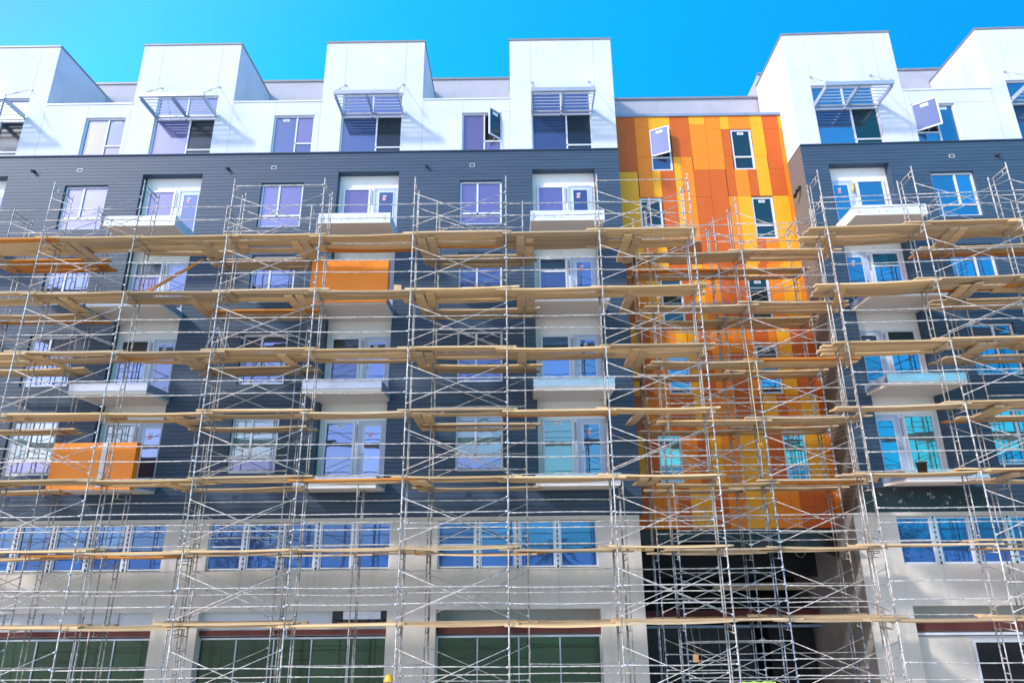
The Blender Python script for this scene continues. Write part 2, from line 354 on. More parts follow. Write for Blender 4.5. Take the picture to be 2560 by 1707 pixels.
# recessed white balcony bays
def bay(T, a, b, y, mirror, special=None, rail_boxes=()):
    yb = y + .35; special = special or {}
    mb = MB(T); mb.box(a - .01, b + .01, yb, yb + .1, 5.83, 18.24, 'balcony_white', 'bk')
    W = b - a
    X = (lambda f: a + f) if not mirror else (lambda f: b - f)
    for k in range(4):
        z = 18.0 - FL * k
        cx = X(1.05); mb.tube((cx, yb - .015, z - .12), (cx, yb, z - .12), .045, 'trim', 8)
    part(mb, 'recess_wall')
    for k in range(4):
        zt = 17.66 - FL * k; zf = 15.50 - FL * k
        xs = sorted((X(.18), X(1.26)))
        g = ('glass_lilac' if (k < 2 and a < -4) else ['glass_lilac', 'glass', 'glass', 'glass'][k]) if not mirror else 'glass'
        if k == 3: g = 'glass_teal' if special.get('teal') else 'glass_lilac' if a < -10 else 'glass'
        gs = [g] if k != 1 else [g]
        cells = [(0, 1, 0, 1)] if k not in (1, 2) else [(0, 1, 0, .72), (0, 1, .72, 1)]
        window(T, xs[0], xs[1], zf + .12, zt, yb - .07, cells, gl=[g] if len(cells) == 1 else [g, 'glass_dim'], w=.075, name='balcony_window', sticker=0 if (k == 3 and not mirror) else None)
        # torn mullion cover beside the door
        ms = sorted((X(1.275), X(1.395))); m = MB(T)
        m.box(ms[0], ms[1], yb - .05, yb - .002, zf + .12, zt, 'trim'); m.box(ms[0] + .03, ms[1] - .03, yb - .056, yb - .0505, zt - .75, zt - .12, 'coping')
        for q in range(6): m.box(ms[0] + .045, ms[1] - .045, yb - .055, yb - .0505, zf + .3 + q * .13, zf + .38 + q * .13, 'door_paint')
        part(m, 'mullion')
        ds = sorted((X(1.41), X(2.36))); d = MB(T)
        bar_frame(d, ds[0], ds[1], zf, zt, yb - .06, .05, .05, 'door_paint')
        d.box(ds[0] + .055, ds[1] - .055, yb - .045, yb - .005, zf + .052, zt - .052, 'door_paint')
        do = part(d, 'balcony_door')
        gg = MB(T); gx0, gx1 = ds[0] + .2, ds[1] - .2
        bar_frame(gg, gx0 - .03, gx1 + .03, zf + .25, zt - .17, yb - .062, .03, .016, 'trim')
        pane(gg, gx0, gx1, zf + .28, zt - .2, yb - .05, 'glass' if k in (0, 1, 2) else 'glass'); gg.obj('pane', do)
        h = MB(T); hx = ds[0] + .1 if not mirror else ds[1] - .1
        h.box(hx - .025, hx + .025, yb - .055, yb - .0455, zf + .95, zf + 1.22, 'alu'); h.tube((hx, yb - .09, zf + 1.0), (hx + (.1 if not mirror else -.1), yb - .09, zf + 1.0), .012, 'alu'); h.tube((hx, yb - .09, zf + 1.0), (hx, yb - .05, zf + 1.0), .012, 'alu'); h.obj('handle', do)
        if not (k == 3 and mirror):
            p = MB(T); px = (gx0 + gx1) / 2 - .08
            p.box(px - .06, px + .06, yb - .06, yb - .052, zt - .56, zt - .42, 'pink_paper'); p.box(px - .05, px + .09, yb - .06, yb - .052, zt - .39, zt - .34, 'paper'); p.obj('notice', do)
        # balcony slab
        bx0, bx1 = a - .14, b + .06
        zb = 15.18 - FL * k
        if k == 3: zb = 5.84
        s = MB(T); yf = y - 1.45
        if k == 0:
            s.box(bx0, bx1, yf, yb, zb + .02, zb + .40, 'trim', 'b'); s.box(bx0, bx1, yf, yb, zb, zb + .02, 'soffit', 't')
            so = part(s, 'balcony')
            q = MB(T)
            for px in (.12, .17, .85, 1.12, 2.38, 2.43):
                for pz in ((.12, .28) if px in (.12, 2.43) else (.14,)): q.tube((bx0 + px, yf - .008, zb + pz), (bx0 + px, yf, zb + pz), .018, 'black_iron', 6)
            for py in (.25, .55, .9): q.tube((bx1, yf + py, zb + .2), (bx1 + .008, yf + py, zb + .2), .02, 'black_iron', 6)
            q.obj('bolt_set', so)
        else:
            s.box(bx0, bx1, yf, yb, zb, zb + .10, 'soffit', ''); s.box(bx0 + .06, bx1 - .06, yf + .06, yb, zb + .10, zb + .30, 'coping_blue')
            so = part(s, 'balcony')
            q = MB(T); q.box(bx0 - .02, bx1 + .02, yf - .03, yf - .004, zb + (.02 if k == 1 else .10), zb + .13, 'trim')
            if k in (2, 3):
                q.box(bx0 - .01, bx1 + .01, yf - .015, yf + .05, zb + .131, zb + .36, 'zinc'); q.box(bx0 - .04, bx1 + .04, yf - .05, yf + .08, zb + .361, zb + .385, 'zinc')
                q.box(bx1 + .0, bx1 + .03, yf + .1, yb - .3, zb + .10, zb + .36, 'coping_blue'); q.box(bx0 - .03, bx0, yf + .1, yb - .3, zb + .10, zb + .36, 'coping_blue')
            else:
                q.box(bx0 - .01, bx1 + .01, yf - .012, yf + .05, zb + .131, zb + .26, 'trim'); q.box(bx1, bx1 + .03, yf + .1, yb - .3, zb + .10, zb + .28, 'coping_blue'); q.box(bx0 - .03, bx0, yf + .1, yb - .3, zb + .10, zb + .28, 'coping_blue')
            q.obj('fascia', so)
        for px in (W * .5, W * .56):
            l = MB(T); l.tube((a + px, yf + .9, zb - .012), (a + px, yf + .9, zb - .0005), .06 if px < W * .53 else .03, 'trim', 10)
            l.obj('soffit_light', so)
            break
        if k in rail_boxes:
            ob = MB(T); ztop = zb + (1.62 if k == 1 else 1.50)
            ob.box(bx0 - .03, bx1 + .05, yf - .10, yf + .16, zb + .03, ztop, 'bright_orange')
            if k == 3: ob.box(bx0 + 1.72, bx0 + 1.745, yf - .103, yf - .1, zb + .04, ztop - .01, 'panel_gap')
            oo = ob.obj('guard_panel', so)
            if k == 3:
                tp = MB(T); tp.box(bx0 + 1.55, bx0 + 1.70, yf - .118, yf - .102, zb + .1, ztop + .0, 'paper'); tp.obj('wrapped_post', so)
for i, (a, b) in enumerate(COLS):
    bay(None, a, b, YW, False, {'teal': i in (1, 3)}, {1: (3,), 2: (1,)}.get(i, ()))
for a, b in RCOL: bay(TRB, a, b, YR, True, {'teal': True})

# vents and scuppers in the siding
for T, xs, y in ((None, [-16.99, -9.25, -1.37], YW), (TRB, [6.84], YR)):
    for x in xs:
        for z in (18.46, 5.72 if T is None else 5.72):
            m = MB(T); bar_frame(m, x - .1, x + .1, z - .07, z + .07, y - .012, .018, .012, 'trim' if z > 10 else 'siding')
            pane(m, x - .085, x + .085, z - .06, z + .06, y - .003, 'black_iron')
            for q in (-.025, .025): m.box(x - .083, x + .083, y - .010, y - .004, z + q - .008, z + q + .008, 'siding')
            part(m, 'wall_vent')
    for x in ([-18.81, -11.07, -3.18] if T is None else [8.55]):
        m = MB(T); m.tube((x, y - .14, 18.38), (x, y + .02, 18.44), .055, 'black_iron', 10); part(m, 'drain_spout')

m, nt, b, N, L = newmat('building_paper')
f = ramp(nt, noise(nt, coords(nt), 3.2, 5, .7), [(.61, 0.0), (.70, 1.0)])
L.new(mixcol(nt, f, (.012, .013, .017), (.55, .56, .58)), b.inputs['Base Color']); b.inputs['Roughness'].default_value = .35
m = MB(TRB); m.box(1.02, 5.2, YR - .012, YR - .001, 5.02, 5.80, 'building_paper', 'k'); part(m, 'building_paper')
m = MB(TRB); m.path([(2.92, YR + .27, 17.5), (2.97, YR + .26, 17.3), (2.90, YR + .26, 17.12)], .035, 'yellow_plastic', 6); part(m, 'caution_tape')
# white top storey
TOW = [(-23.2, -19.0), (-15.40, -11.26), (-7.60, -3.45), (.15, 4.43)]
RTOW = [(1.05, 5.52), (9.08, 13.5)]
BIGL = [(-22.2, -19.75), (-14.40, -11.90), (-6.73, -4.24), (1.02, 3.46)]
RBIG = [(1.89, 4.42), (9.74, 12.2)]
TOPW = [(-17.22, -15.58), (-9.48, -7.84), (-1.80, -.20)]
RTOP = [(5.74, 7.46)]
ZT, ZP = 24.55, 21.57
def tower(T, x0, x1, bw, y, cop):
    mb = MB(T); h = (bw[0], bw[1], 19.15, 21.95, .14)
    plain_wall(mb, x0, x1, 19.14, ZT, y, [h], 'stucco')
    yb = y + 3.2
    for x, f in ((x0, 1), (x1, -1)):
        p = [(x, y, 19.14), (x, yb, 19.14), (x, yb, ZT), (x, y, ZT)]; mb.face(p[::-1] if f > 0 else p, 'stucco')
    mb.face([(x0, y, ZT), (x1, y, ZT), (x1, yb, ZT), (x0, yb, ZT)], 'stucco')
    for jx in (x0 + .88, x1 - .76):
        mb.box(jx - .006, jx + .006, y - .003, y, 22.0, ZT - .06, 'joint', 'k')
    to = part(mb, 'tower')
    c = MB(T); c.box(x0 - .03, x1 + .03, y - .035, y + .3, ZT - .02, ZT + .05, cop)
    c.box(x0 - .03, x0 + .25, y + .301, yb, ZT - .02, ZT + .05, cop); c.box(x1 - .25, x1 + .03, y + .301, yb, ZT - .02, ZT + .05, cop); c.obj('coping', to)
    e = MB(T)
    for x, s in ((x0, -1), (x1, 1)):
        e.tube((x - .0 * s, y + 1.7, 21.9), (x + .05 * s, y + 1.7, 21.9), .03, 'joint', 8)
    e.obj('overflow_pipe', to)
def sunshade(T, x0, x1, y):
    yf = y - 1.22; mb = MB(T); zb = 20.94
    mb.box(x0, x1, y - .06, y, zb - .07, zb + .02, 'alu')
    mb.box(x0, x1, yf, yf + .02, zb + .02, zb + .19, 'alu'); mb.box(x0, x1, yf + .021, yf + .10, zb + .02, zb + .035, 'alu'); mb.box(x0, x1, yf + .021, yf + .10, zb + .175, zb + .19, 'alu')
    for f in (0.0, .5, 1.0):
        cx = x0 + .03 + (x1 - x0 - .06) * f
        mb.box(cx - .022, cx + .022, yf + .101, y - .061, zb - .05, zb + .14, 'alu')
    so = part(mb, 'sunshade')
    for q in range(5):
        yy = yf + .20 + q * .19; l = MB(T); wq = .055
        for f0, f1 in ((.04, .49), (.51, .96)):
            a, b = x0 + (x1 - x0) * f0 - .015, x0 + (x1 - x0) * f1 + .015
            l.v += [(a, yy, zb + .01), (b, yy, zb + .01), (b, yy + wq, zb + .085), (a, yy + wq, zb + .085), (a, yy + .012, zb + .004), (b, yy + .012, zb + .004), (b, yy + wq + .012, zb + .079), (a, yy + wq + .012, zb + .079)]
            o = len(l.v) - 8; k = l.mi('alu')
            for F in ((0, 3, 2, 1), (4, 5, 6, 7), (0, 1, 5, 4), (2, 3, 7, 6), (1, 2, 6, 5), (3, 0, 4, 7)): l.f.append([o + i for i in F]); l.m.append(k); l.sm.append(False)
        l.obj('louvre', so)
    for cx in (x0 + .08, x1 - .08):
        r = MB(T); top = (cx, y - .02, 22.36); bot = (cx, yf + .06, zb + .19)
        r.tube(bot, top, .011, 'alu', 6); r.tube((cx, y - .03, 22.36), (cx, y, 22.36), .05, 'alu', 8)
        m0 = Vector(bot).lerp(Vector(top), .35); m1 = Vector(bot).lerp(Vector(top), .55); r.tube(m0, m1, .022, 'alu', 6)
        r.box(cx - .02, cx + .02, yf + .02, yf + .10, zb + .19, zb + .27, 'alu'); r.obj('tie_rod', so)
BIGC = [(0, .58, 0, .61), (.58, 1, .09, .61), (.58, 1, 0, .09), (0, .5, .61, 1), (.5, 1, .61, 1)]
for i, ((a, b), w_) in enumerate(zip(TOW, BIGL)):
    tower(None, a, b, w_, YW, 'coping')
    window(None, w_[0], w_[1], 19.15, 21.95, YW + .08, BIGC, gl=[['glass_lilac', 'glass_lilac', 'glass', 'glass'][i], 'glass_dim', 'glass_dim', 'glass', 'glass'], w=.06)
    sunshade(None, w_[0] - .02, w_[1] + .05, YW)
for i, ((a, b), w_) in enumerate(zip(RTOW, RBIG)):
    tower(TRB, a, b, w_, YR, 'coping')
    window(TRB, w_[0], w_[1], 19.15, 21.95, YR + .08, BIGC, gl=['glass', 'glass_dim', 'glass_dim', 'glass', 'glass'], w=.06)
    sunshade(TRB, w_[0] - .02, w_[1] + .05, YR)
def low_wall(T, x0, x1, y, wn, **kw):
    mb = MB(T); hs = [(wn[0], wn[1], 19.15, 20.93, .14)] if wn else []
    plain_wall(mb, x0, x1, 19.14, ZP, y, hs, 'stucco'); mb.face([(x0, y, ZP), (x1, y, ZP), (x1, y + .3, ZP), (x0, y + .3, ZP)], 'stucco')
    mb.face([(x0, y + .3, 19.14), (x0, y + .3, ZP), (x1, y + .3, ZP), (x1, y + .3, 19.14)], 'stucco')
    if wn:
        mb.box(wn[0] - .006, wn[0] + .006, y - .003, y, 20.93, ZP - .05, 'joint', 'k'); mb.box(wn[1], x1, y - .003, y, 20.95, 20.962, 'joint', 'k'); mb.box(x0 + .02, x0 + .032, y - .003, y, 19.14, ZP - .05, 'joint', 'k')
        mb.box(x1 - .032, x1 - .02, y - .003, y, 19.14, ZP - .05, 'joint', 'k')
    lo = part(mb, 'parapet_wall')
    c = MB(T); c.box(x0 + .005, x1 - .005, y - .03, y + .33, ZP, ZP + .06, 'trim'); c.obj('coping', lo)
    if wn:
        window(T, wn[0], wn[1], 19.15, 20.93, y + .08, kw.get('cells', [(0, .56, 0, 1), (.56, 1, .27, 1), (.56, 1, 0, .27)]), gl=kw.get('gl', 'glass_lilac'), w=.055, opening=kw.get('opening'), sticker=kw.get('sticker'))
low_wall(None, -19.0, -15.40, YW, TOPW[0], sticker=1, gl=['glass_lilac', 'glass', 'glass_lilac'])
low_wall(None, -11.26, -7.60, YW, TOPW[1], sticker=0, gl=['glass', 'glass_lilac', 'glass'])
low_wall(None, -3.45, .15, YW, TOPW[2], gl='glass_lilac', opening=(1, 1, R(44)))
low_wall(None, -27, -23.2, YW, None)
low_wall(TRB, 5.52, 9.08, YR, RTOP[0], gl='glass', cells=[(.55, 1, 0, 1), (0, .55, .27, 1), (0, .55, 0, .27)], opening=(1, -1, R(-34)), sticker=0)

def back_block(T, x0, x1, y, z1, cop, yb=16):
    mb = MB(T); mb.box(x0, x1, y, yb, 5, z1, 'stucco_grey')
    x = x0 + 1.3
    while x < x1: mb.box(x - .006, x + .006, y - .003, y, 21, z1 - .05, 'joint', 'k'); x += 2.9
    o = part(mb, 'roof_parapet')
    c = MB(T); c.box(x0, x1, y - .05, y + .3, z1, z1 + .10, cop); c.obj('coping', o)
    f = MB(T); f.face([(x0, y - 3.1, 20.9), (x1, y - 3.1, 20.9), (x1, y, 20.9), (x0, y, 20.9)], 'stucco_grey'); part(f, 'roof_deck')
back_block(None, -27, 4.43, 6.4, 25.24, 'coping')
back_block(TRB, 1.2, 17, 6.45, 25.24, 'coping')
mb = MB(); mb.box(4.431, 11.95, 6.4, 15.9, 5, 23.95, 'stucco_grey')
for x in (5.9, 7.0, 10.4): mb.box(x - .006, x + .006, 6.397, 6.4, 21, 23.9, 'joint', 'k')
o = part(mb, 'roof_parapet'); c = MB(); c.box(4.44, 11.9, 6.33, 6.7, 23.95, 24.05, 'coping'); c.obj('coping', o)

# orange panel wall
YO = 4.4; OX0, OX1 = 4.43, 11.78
OW = [(6.03, 6.90, 18.88, 20.86), (9.47, 10.33, 18.88, 20.82), (5.41, 6.29, 15.70, 17.58), (9.97, 10.83, 15.70, 17.57),
      (5.96, 6.81, 12.1, 14.0), (9.37, 10.19, 12.1, 14.0), (5.96, 6.80, 9.37, 11.03), (9.34, 10.17, 9.34, 11.22),
      (5.38, 6.22, 6.15, 7.97), (9.88, 10.71, 6.15, 7.95)]
Yp, Op, Dp = 'yellow_panel', 'orange_panel', 'rust_panel'
PAN = [(4.43, 4.65, 21.5, 20.9, Yp), (4.43, 4.65, 20.9, 14.4, Op),
 (4.65, 5.44, 21.5, 20.74, Dp), (4.65, 5.44, 20.74, 18.82, Dp), (4.65, 5.41, 18.82, 15.0, Yp),
 (5.44, 6.02, 21.5, 21.04, Op), (5.44, 6.02, 21.04, 19.53, Op), (5.44, 6.02, 19.53, 17.62, Op),
 (6.02, 6.95, 21.5, 20.86, Yp), (6.02, 6.36, 18.88, 17.62, Yp), (6.36, 6.95, 18.88, 15.6, Dp),
 (6.95, 7.76, 21.5, 19.52, Dp), (6.95, 7.25, 19.52, 15.6, Yp), (7.25, 7.73, 19.52, 17.62, Op), (7.25, 7.73, 17.62, 15.6, Op),
 (7.76, 8.42, 21.5, 21.09, Yp), (7.76, 8.42, 21.09, 18.88, Op), (7.73, 8.36, 18.88, 17.62, Dp), (7.73, 8.36, 17.62, 14.6, Dp),
 (8.42, 9.08, 21.5, 20.84, Op), (8.42, 9.08, 20.84, 18.88, Op), (8.36, 9.05, 18.88, 14.6, Dp),
 (9.08, 9.45, 21.5, 20.84, Yp), (9.08, 9.45, 20.84, 19.52, Dp), (9.08, 9.42, 19.52, 17.62, Dp), (9.05, 9.42, 17.62, 15.2, Op), (9.42, 9.97, 17.62, 14.6, Yp),
 (9.45, 10.35, 21.5, 20.84, Op), (9.42, 9.98, 18.88, 17.62, Op), (9.98, 10.34, 18.88, 17.62, Dp),
 (10.35, 10.88, 21.5, 21.07, Yp), (10.35, 10.88, 21.07, 19.53, Yp), (10.34, 10.86, 19.53, 17.62, Yp),
 (10.88, 11.55, 21.5, 20.85, Dp), (10.88, 11.50, 20.85, 18.88, Dp), (10.86, 11.50, 18.88, 17.62, Dp), (10.84, 11.50, 17.62, 15.7, Yp), (11.5, 11.78, 17.62, 15.7, Op),
 (11.55, 11.78, 21.5, 20.85, Yp), (11.50, 11.78, 20.85, 17.62, Op),
 (5.41, 6.36, 17.62, 17.58, Dp), (5.41, 5.95, 15.70, 14.5, Op), (5.95, 6.36, 15.7, 14.5, Yp),
 (9.97, 10.30, 15.7, 14.6, Dp), (10.30, 10.84, 15.7, 14.6, Op), (10.84, 11.6, 15.7, 14.2, Yp), (11.6, 11.78, 15.7, 14.2, Dp)]
rnd = random.Random(31)
strip_x = [4.43, 4.92, 5.38, 5.96, 6.36, 6.81, 7.25, 7.68, 8.30, 9.05, 9.36, 9.88, 10.2, 10.72, 11.4, 11.78]
lvl_seq = [(14.6, 12.05), (12.05, 9.3), (9.3, 8.0), (8.0, 6.12), (6.12, 4.57)]
seqs = ['DOYYDDYODDYDOYO', 'YDOOYYDOOODOYDD', 'DOODDYOODDYDOYD', 'YDDOODYOYYDDOYO', 'DOODYYDOYYOODDO']
KEY = {'Y': Yp, 'O': Op, 'D': Dp}
for (zt_, zb_), sq in zip(lvl_seq, seqs):
    for i in range(len(strip_x) - 1):
        m = KEY[sq[i]]; zs = [zt_, zb_]
        if rnd.random() < .2: zs = [zt_, zb_ + (zt_ - zb_) * rnd.uniform(.3, .7), zb_]
        for q in range(len(zs) - 1): PAN.append((strip_x[i], strip_x[i + 1], zs[q], zs[q + 1], m if q == 0 or rnd.random() < .6 else KEY[rnd.choice('YOD')]))
mb = MB()
plain_wall(mb, OX0, OX1, 4.55, 21.5, YO + .012, OW, 'panel_gap', .12, 'trim')
cover = []
for a, b, zt_, zb_, m in PAN:
    # cut around the windows and around panels already placed
    rects = [(a, b, zb_, zt_)]
    for wv in OW + cover:
        nr = []
        for (p, q, r, s) in rects:
            if wv[0] >= q - .01 or wv[1] <= p + .01 or wv[2] >= s - .01 or wv[3] <= r + .01: nr.append((p, q, r, s)); continue
            if wv[0] > p + .02: nr.append((p, wv[0], r, s))
            if wv[1] < q - .02: nr.append((wv[1], q, r, s))
            lo, hi = max(p, wv[0]), min(q, wv[1])
            if wv[2] > r + .02: nr.append((lo, hi, r, wv[2]))
            if wv[3] < s - .02: nr.append((lo, hi, wv[3], s))
        rects = nr
    for p, q, r, s in rects:
        mb.box(p + .005, q - .005, YO, YO + .010, r + .005, s - .005, m, 'k')
    cover.append((a, b, zb_, zt_))
mb.box(OX0, OX1, YO + .14, 6.4, 4.5, 4.56, 'membrane')
po = part(mb, 'panel_wall')
c = MB(); c.box(OX0 - .0, OX1 + .06, YO - .06, 6.39, 21.5, 21.62, 'coping_blue'); c.obj('coping', po)
for i, (a, b, z0, z1) in enumerate(OW):
    op = (1, -1, R(-26)) if i == 0 else None
    window(None, a, b, z0, z1, YO + .03, [(0, 1, 0, .32), (0, 1, .32, 1)], gl=['glass_dim', 'glass_dim'] if i in (1, 2, 3, 4, 5) else ['glass', 'glass'] if i < 8 else ['glass_lilac', 'glass_teal'], w=.07, sticker=1 if (i not in (0, 4, 6, 8)) else None, opening=op)
# returns of the right wing facing the orange recess
mb = MB(TRB)
z = 5.0
while z < 19.05:
    mb.box(1.03, 1.05, YR, YR + 1.5, z, min(z + BH - .012, 19.09), 'side_siding'); z += BH
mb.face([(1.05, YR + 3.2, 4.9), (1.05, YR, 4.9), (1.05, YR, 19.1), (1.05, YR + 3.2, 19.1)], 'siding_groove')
part(mb, 'side_wall')
mb = MB(); mb.face([(4.43, 3.2, 5), (4.43, 4.4, 5), (4.43, 4.4, 19.1), (4.43, 3.2, 19.1)], 'siding'); part(mb, 'side_wall')
m = MB(TRB); m.tube((1.02, YR + .5, 17.55), (.86, YR + .5, 17.35), .07, 'black_iron', 8); m.tube((.86, YR + .5, 17.35), (.84, YR + .72, 17.2), .06, 'black_iron', 8); part(m, 'drain_spout')
m = MB(); m.tube((4.44, 3.9, 17.3), (4.58, 3.9, 17.2), .06, 'black_iron', 8); part(m, 'drain_spout')

# ------------------------------------------------------------------ lower storeys
def base(T, x0, x1, ops, y, zlow):
    holes = [(a, b, 3.38, 4.86, .14) for a, b in ops] + [(a, b, GROUND, 2.14, d) for (a, b), d in zip(ops, zlow)]
    mb = MB(T); plain_wall(mb, x0, x1, GROUND, 4.995, y, holes, 'plaster')
    mb.box(x0, x1, y - .035, y, 4.90, 5.0, 'plaster', 'k')
    for a, b in ops:
        n = max(1, round((b - a) / 1.32))
        for i in range(1, n): mb.box(a + (b - a) * i / n - .006, a + (b - a) * i / n + .006, y - .003, y, 2.14, 3.38, 'joint', 'k')
    part(mb, 'base_wall')
OPS = [(-27, -19.5), (-17.6, -11.40), (-9.94, -3.93), (-2.37, 2.88)]
base(None, -27.01, 4.29, OPS, YW - .02, [.25, .25, .25, 1.1])
base(TRB, .72, 17, [(2.10, 8.1), (9.9, 15.5)], YR - .02, [1.0, 1.0])
mb = MB(TRB); mb.face([(.72, 9.5, GROUND), (.72, YR - .02, GROUND), (.72, YR - .02, 4.995), (.72, 9.5, 4.995)], 'shaded_plaster'); part(mb, 'base_side_wall')
mb = MB(); mb.face([(4.29, 3.18, GROUND), (4.29, 9.5, GROUND), (4.29, 9.5, 4.995), (4.29, 3.18, 4.995)], 'plaster'); part(mb, 'base_side_wall')
def mezz(T, a, b, y, gl):
    n = max(1, round((b - a) / 1.32)); w = (b - a) / n
    for i in range(n):
        x0, x1 = a + i * w, a + (i + 1) * w
        cells = [(0, 1, 0, .5), (0, 1, .5, 1)] if (i % 3 != 1) else [(0, 1, 0, 1)]
        window(T, x0 + (.0 if i == 0 else .09), x1 - (.0 if i == n - 1 else .09), 3.40, 4.84, y + .06, cells, gl=gl, w=.045)
        if i:
            m = MB(T); m.box(x0 - .085, x0 + .085, y + .03, y + .09, 3.36, 4.88, 'zinc'); m.box(x0 - .03, x0 + .03, y + .022, y + .0295, 3.38, 4.86, 'black_iron')
            for q in range(9): m.box(x0 - .022, x0 + .022, y + .016, y + .0215, 3.46 + q * .155, 3.56 + q * .155, 'door_paint')
            part(m, 'wrapped_mullion')
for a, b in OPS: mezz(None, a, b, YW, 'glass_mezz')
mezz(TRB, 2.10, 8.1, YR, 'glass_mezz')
def shop(T, a, b, y, kind):
    n = max(1, round((b - a) / 1.32)); w = (b - a) / n; d = .22
    yg = y + d
    if kind == 'deep':
        m = MB(T); m.box(a, b, y + .95, y + 1.05, GROUND, 2.14, 'plaster'); part(m, 'recess_wall')
        m = MB(T); m.box(a, b, y + .2, y + .33, 1.42, 1.68, 'red_lead'); part(m, 'steel_lintel')
    else:
        m = MB(T); m.box(a, b, yg, yg + .04, 1.40, 2.14, 'plaster_panel')
        if kind == 'mull':
            for i in range(n + 1): m.box(a + i * w - .03, a + i * w + .03, yg - .04, yg - .001, 1.68, 2.12, 'alu')
        part(m, 'header_panel')
        m = MB(T); m.box(a, b, yg - .06, yg - .0405, 1.42, 1.58, 'red_lead'); part(m, 'steel_lintel')
    f = MB(T); bar_frame(f, a, b, GROUND + .05, 1.36, yg, .06, .08, 'alu')
    for i in range(1, n): f.box(a + i * w - .022, a + i * w + .022, yg + .002, yg + .08, GROUND + .12, 1.29, 'alu')
    f.box(a + .07, b - .07, yg + .10, yg + .11, GROUND + .1, 1.3, 'dark_room')
    f.box(a + .07, b - .07, yg + .081, yg + .099, 1.15, 1.29, 'black_iron')
    fo = part(f, 'storefront')
    for i in range(n):
        g = MB(T); pane(g, a + i * w + (.07 if i == 0 else .03), a + (i + 1) * w - (.07 if i == n - 1 else .03), GROUND + .12, 1.29, yg + .04, 'glass_shop'); g.obj('pane', fo)
shop(None, *OPS[0], YW, 'mull'); shop(None, *OPS[1], YW, 'mull'); shop(None, *OPS[2], YW, 'flat'); shop(None, *OPS[3], YW, 'deep')
m = MB(); m.box(-2.3, -2.28, 3, 3, 0, 0, 'plaster')
# right-hand shopfront: boarded, with a dark doorway
m = MB(TRB); m.box(2.10, 8.1, YR + .95, YR + 1.05, GROUND, 2.14, 'plaster'); part(m, 'recess_wall')
m = MB(TRB); m.box(2.10, 8.1, YR + .30, YR + .42, 1.38, 1.62, 'red_lead'); m.box(2.10, 8.1, YR + .26, YR + .38, 1.26, 1.33, 'trim'); part(m, 'steel_lintel')
m = MB(TRB); m.box(2.10, 8.1, YR + .36, YR + .44, GROUND, 1.22, 'plaster_panel'); m.box(2.07, 3.9, YR + .345, YR + .358, GROUND + .6, 1.2, 'plaster'); part(m, 'boarded_front')
m = MB(TRB); m.box(4.0, 5.7, YR + .32, YR + .355, GROUND, 1.05, 'dark_room'); bar_frame(m, 3.95, 5.75, GROUND, 1.1, YR + .30, .06, .05, 'trim'); part(m, 'shop_doorway')
# black wrapped patch above the middle shopfront
m = MB(); m.box(-5.70, -3.95, YW + .12, YW + .215, 1.70, 2.17, 'membrane'); po = part(m, 'plastic_sheet')
m = MB(); m.box(-5.35, -4.15, YW + .09, YW + .118, 1.88, 2.12, 'zinc'); m.obj('foil_panel', po)
m = MB()
for q in range(6): m.path([(-5.65 + q * .29, YW + .11, 1.86), (-5.5 + q * .29, YW + .07, 1.80), (-5.37 + q * .29, YW + .11, 1.86)], .035, 'membrane')
m.obj('plastic_fold', po)
# open cavity below the orange wall
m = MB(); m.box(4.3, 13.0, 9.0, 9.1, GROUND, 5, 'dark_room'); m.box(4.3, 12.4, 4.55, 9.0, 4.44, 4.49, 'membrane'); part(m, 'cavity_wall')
m = MB(); n = 16
for i in range(n):
    xa, xb = 4.35 + 7.3 * i / n, 4.35 + 7.3 * (i + 1) / n
    za, zb = 4.2 - .16 * math.sin(i * .9) - .03 * i, 4.2 - .16 * math.sin((i + 1) * .9) - .03 * (i + 1)
    ya, yb2 = 4.42 + .07 * math.sin(i * 1.7), 4.42 + .07 * math.sin((i + 1) * 1.7)
    m.face([(xa, ya + .1, za), (xb, yb2 + .1, zb), (xb, YO + .16, 4.6), (xa, YO + .16, 4.6)], 'membrane')
part(m, 'plastic_sheet')
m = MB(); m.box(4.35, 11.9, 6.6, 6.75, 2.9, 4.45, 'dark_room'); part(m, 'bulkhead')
m = MB(); bmr = 12
for i in range(14):
    t0, t1 = 2 * math.pi * i / 14, 2 * math.pi * (i + 1) / 14
    m.tube((10.85 + .19 * math.cos(t0), 6.56, 3.78 + .19 * math.sin(t0)), (10.85 + .19 * math.cos(t1), 6.56, 3.78 + .19 * math.sin(t1)), .022, 'stucco_grey', 6)
part(m, 'pipe_sleeve')
m = MB(); m.box(7.6, 11.9, 7.0, 7.2, 2.42, 2.68, 'wood_grey'); part(m, 'timber_beam')
m = MB(); m.box(4.6, 12.2, 6.9, 7.0, 1.45, 1.75, 'red_lead'); m.box(4.6, 12.2, 6.86, 6.9, 1.15, 1.24, 'coping_blue'); part(m, 'steel_lintel')
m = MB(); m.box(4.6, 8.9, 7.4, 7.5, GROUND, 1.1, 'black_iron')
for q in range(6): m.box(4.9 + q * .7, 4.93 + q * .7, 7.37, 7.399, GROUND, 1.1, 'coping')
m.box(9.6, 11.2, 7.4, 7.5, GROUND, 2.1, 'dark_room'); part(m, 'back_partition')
m = MB(); m.box(-27, 17, 15.9, 16.1, GROUND, 25, 'stucco_grey'); m.box(-27.2, -27.02, 3.2, 16, GROUND, 25.2, 'stucco_grey'); part(m, 'rear_wall')

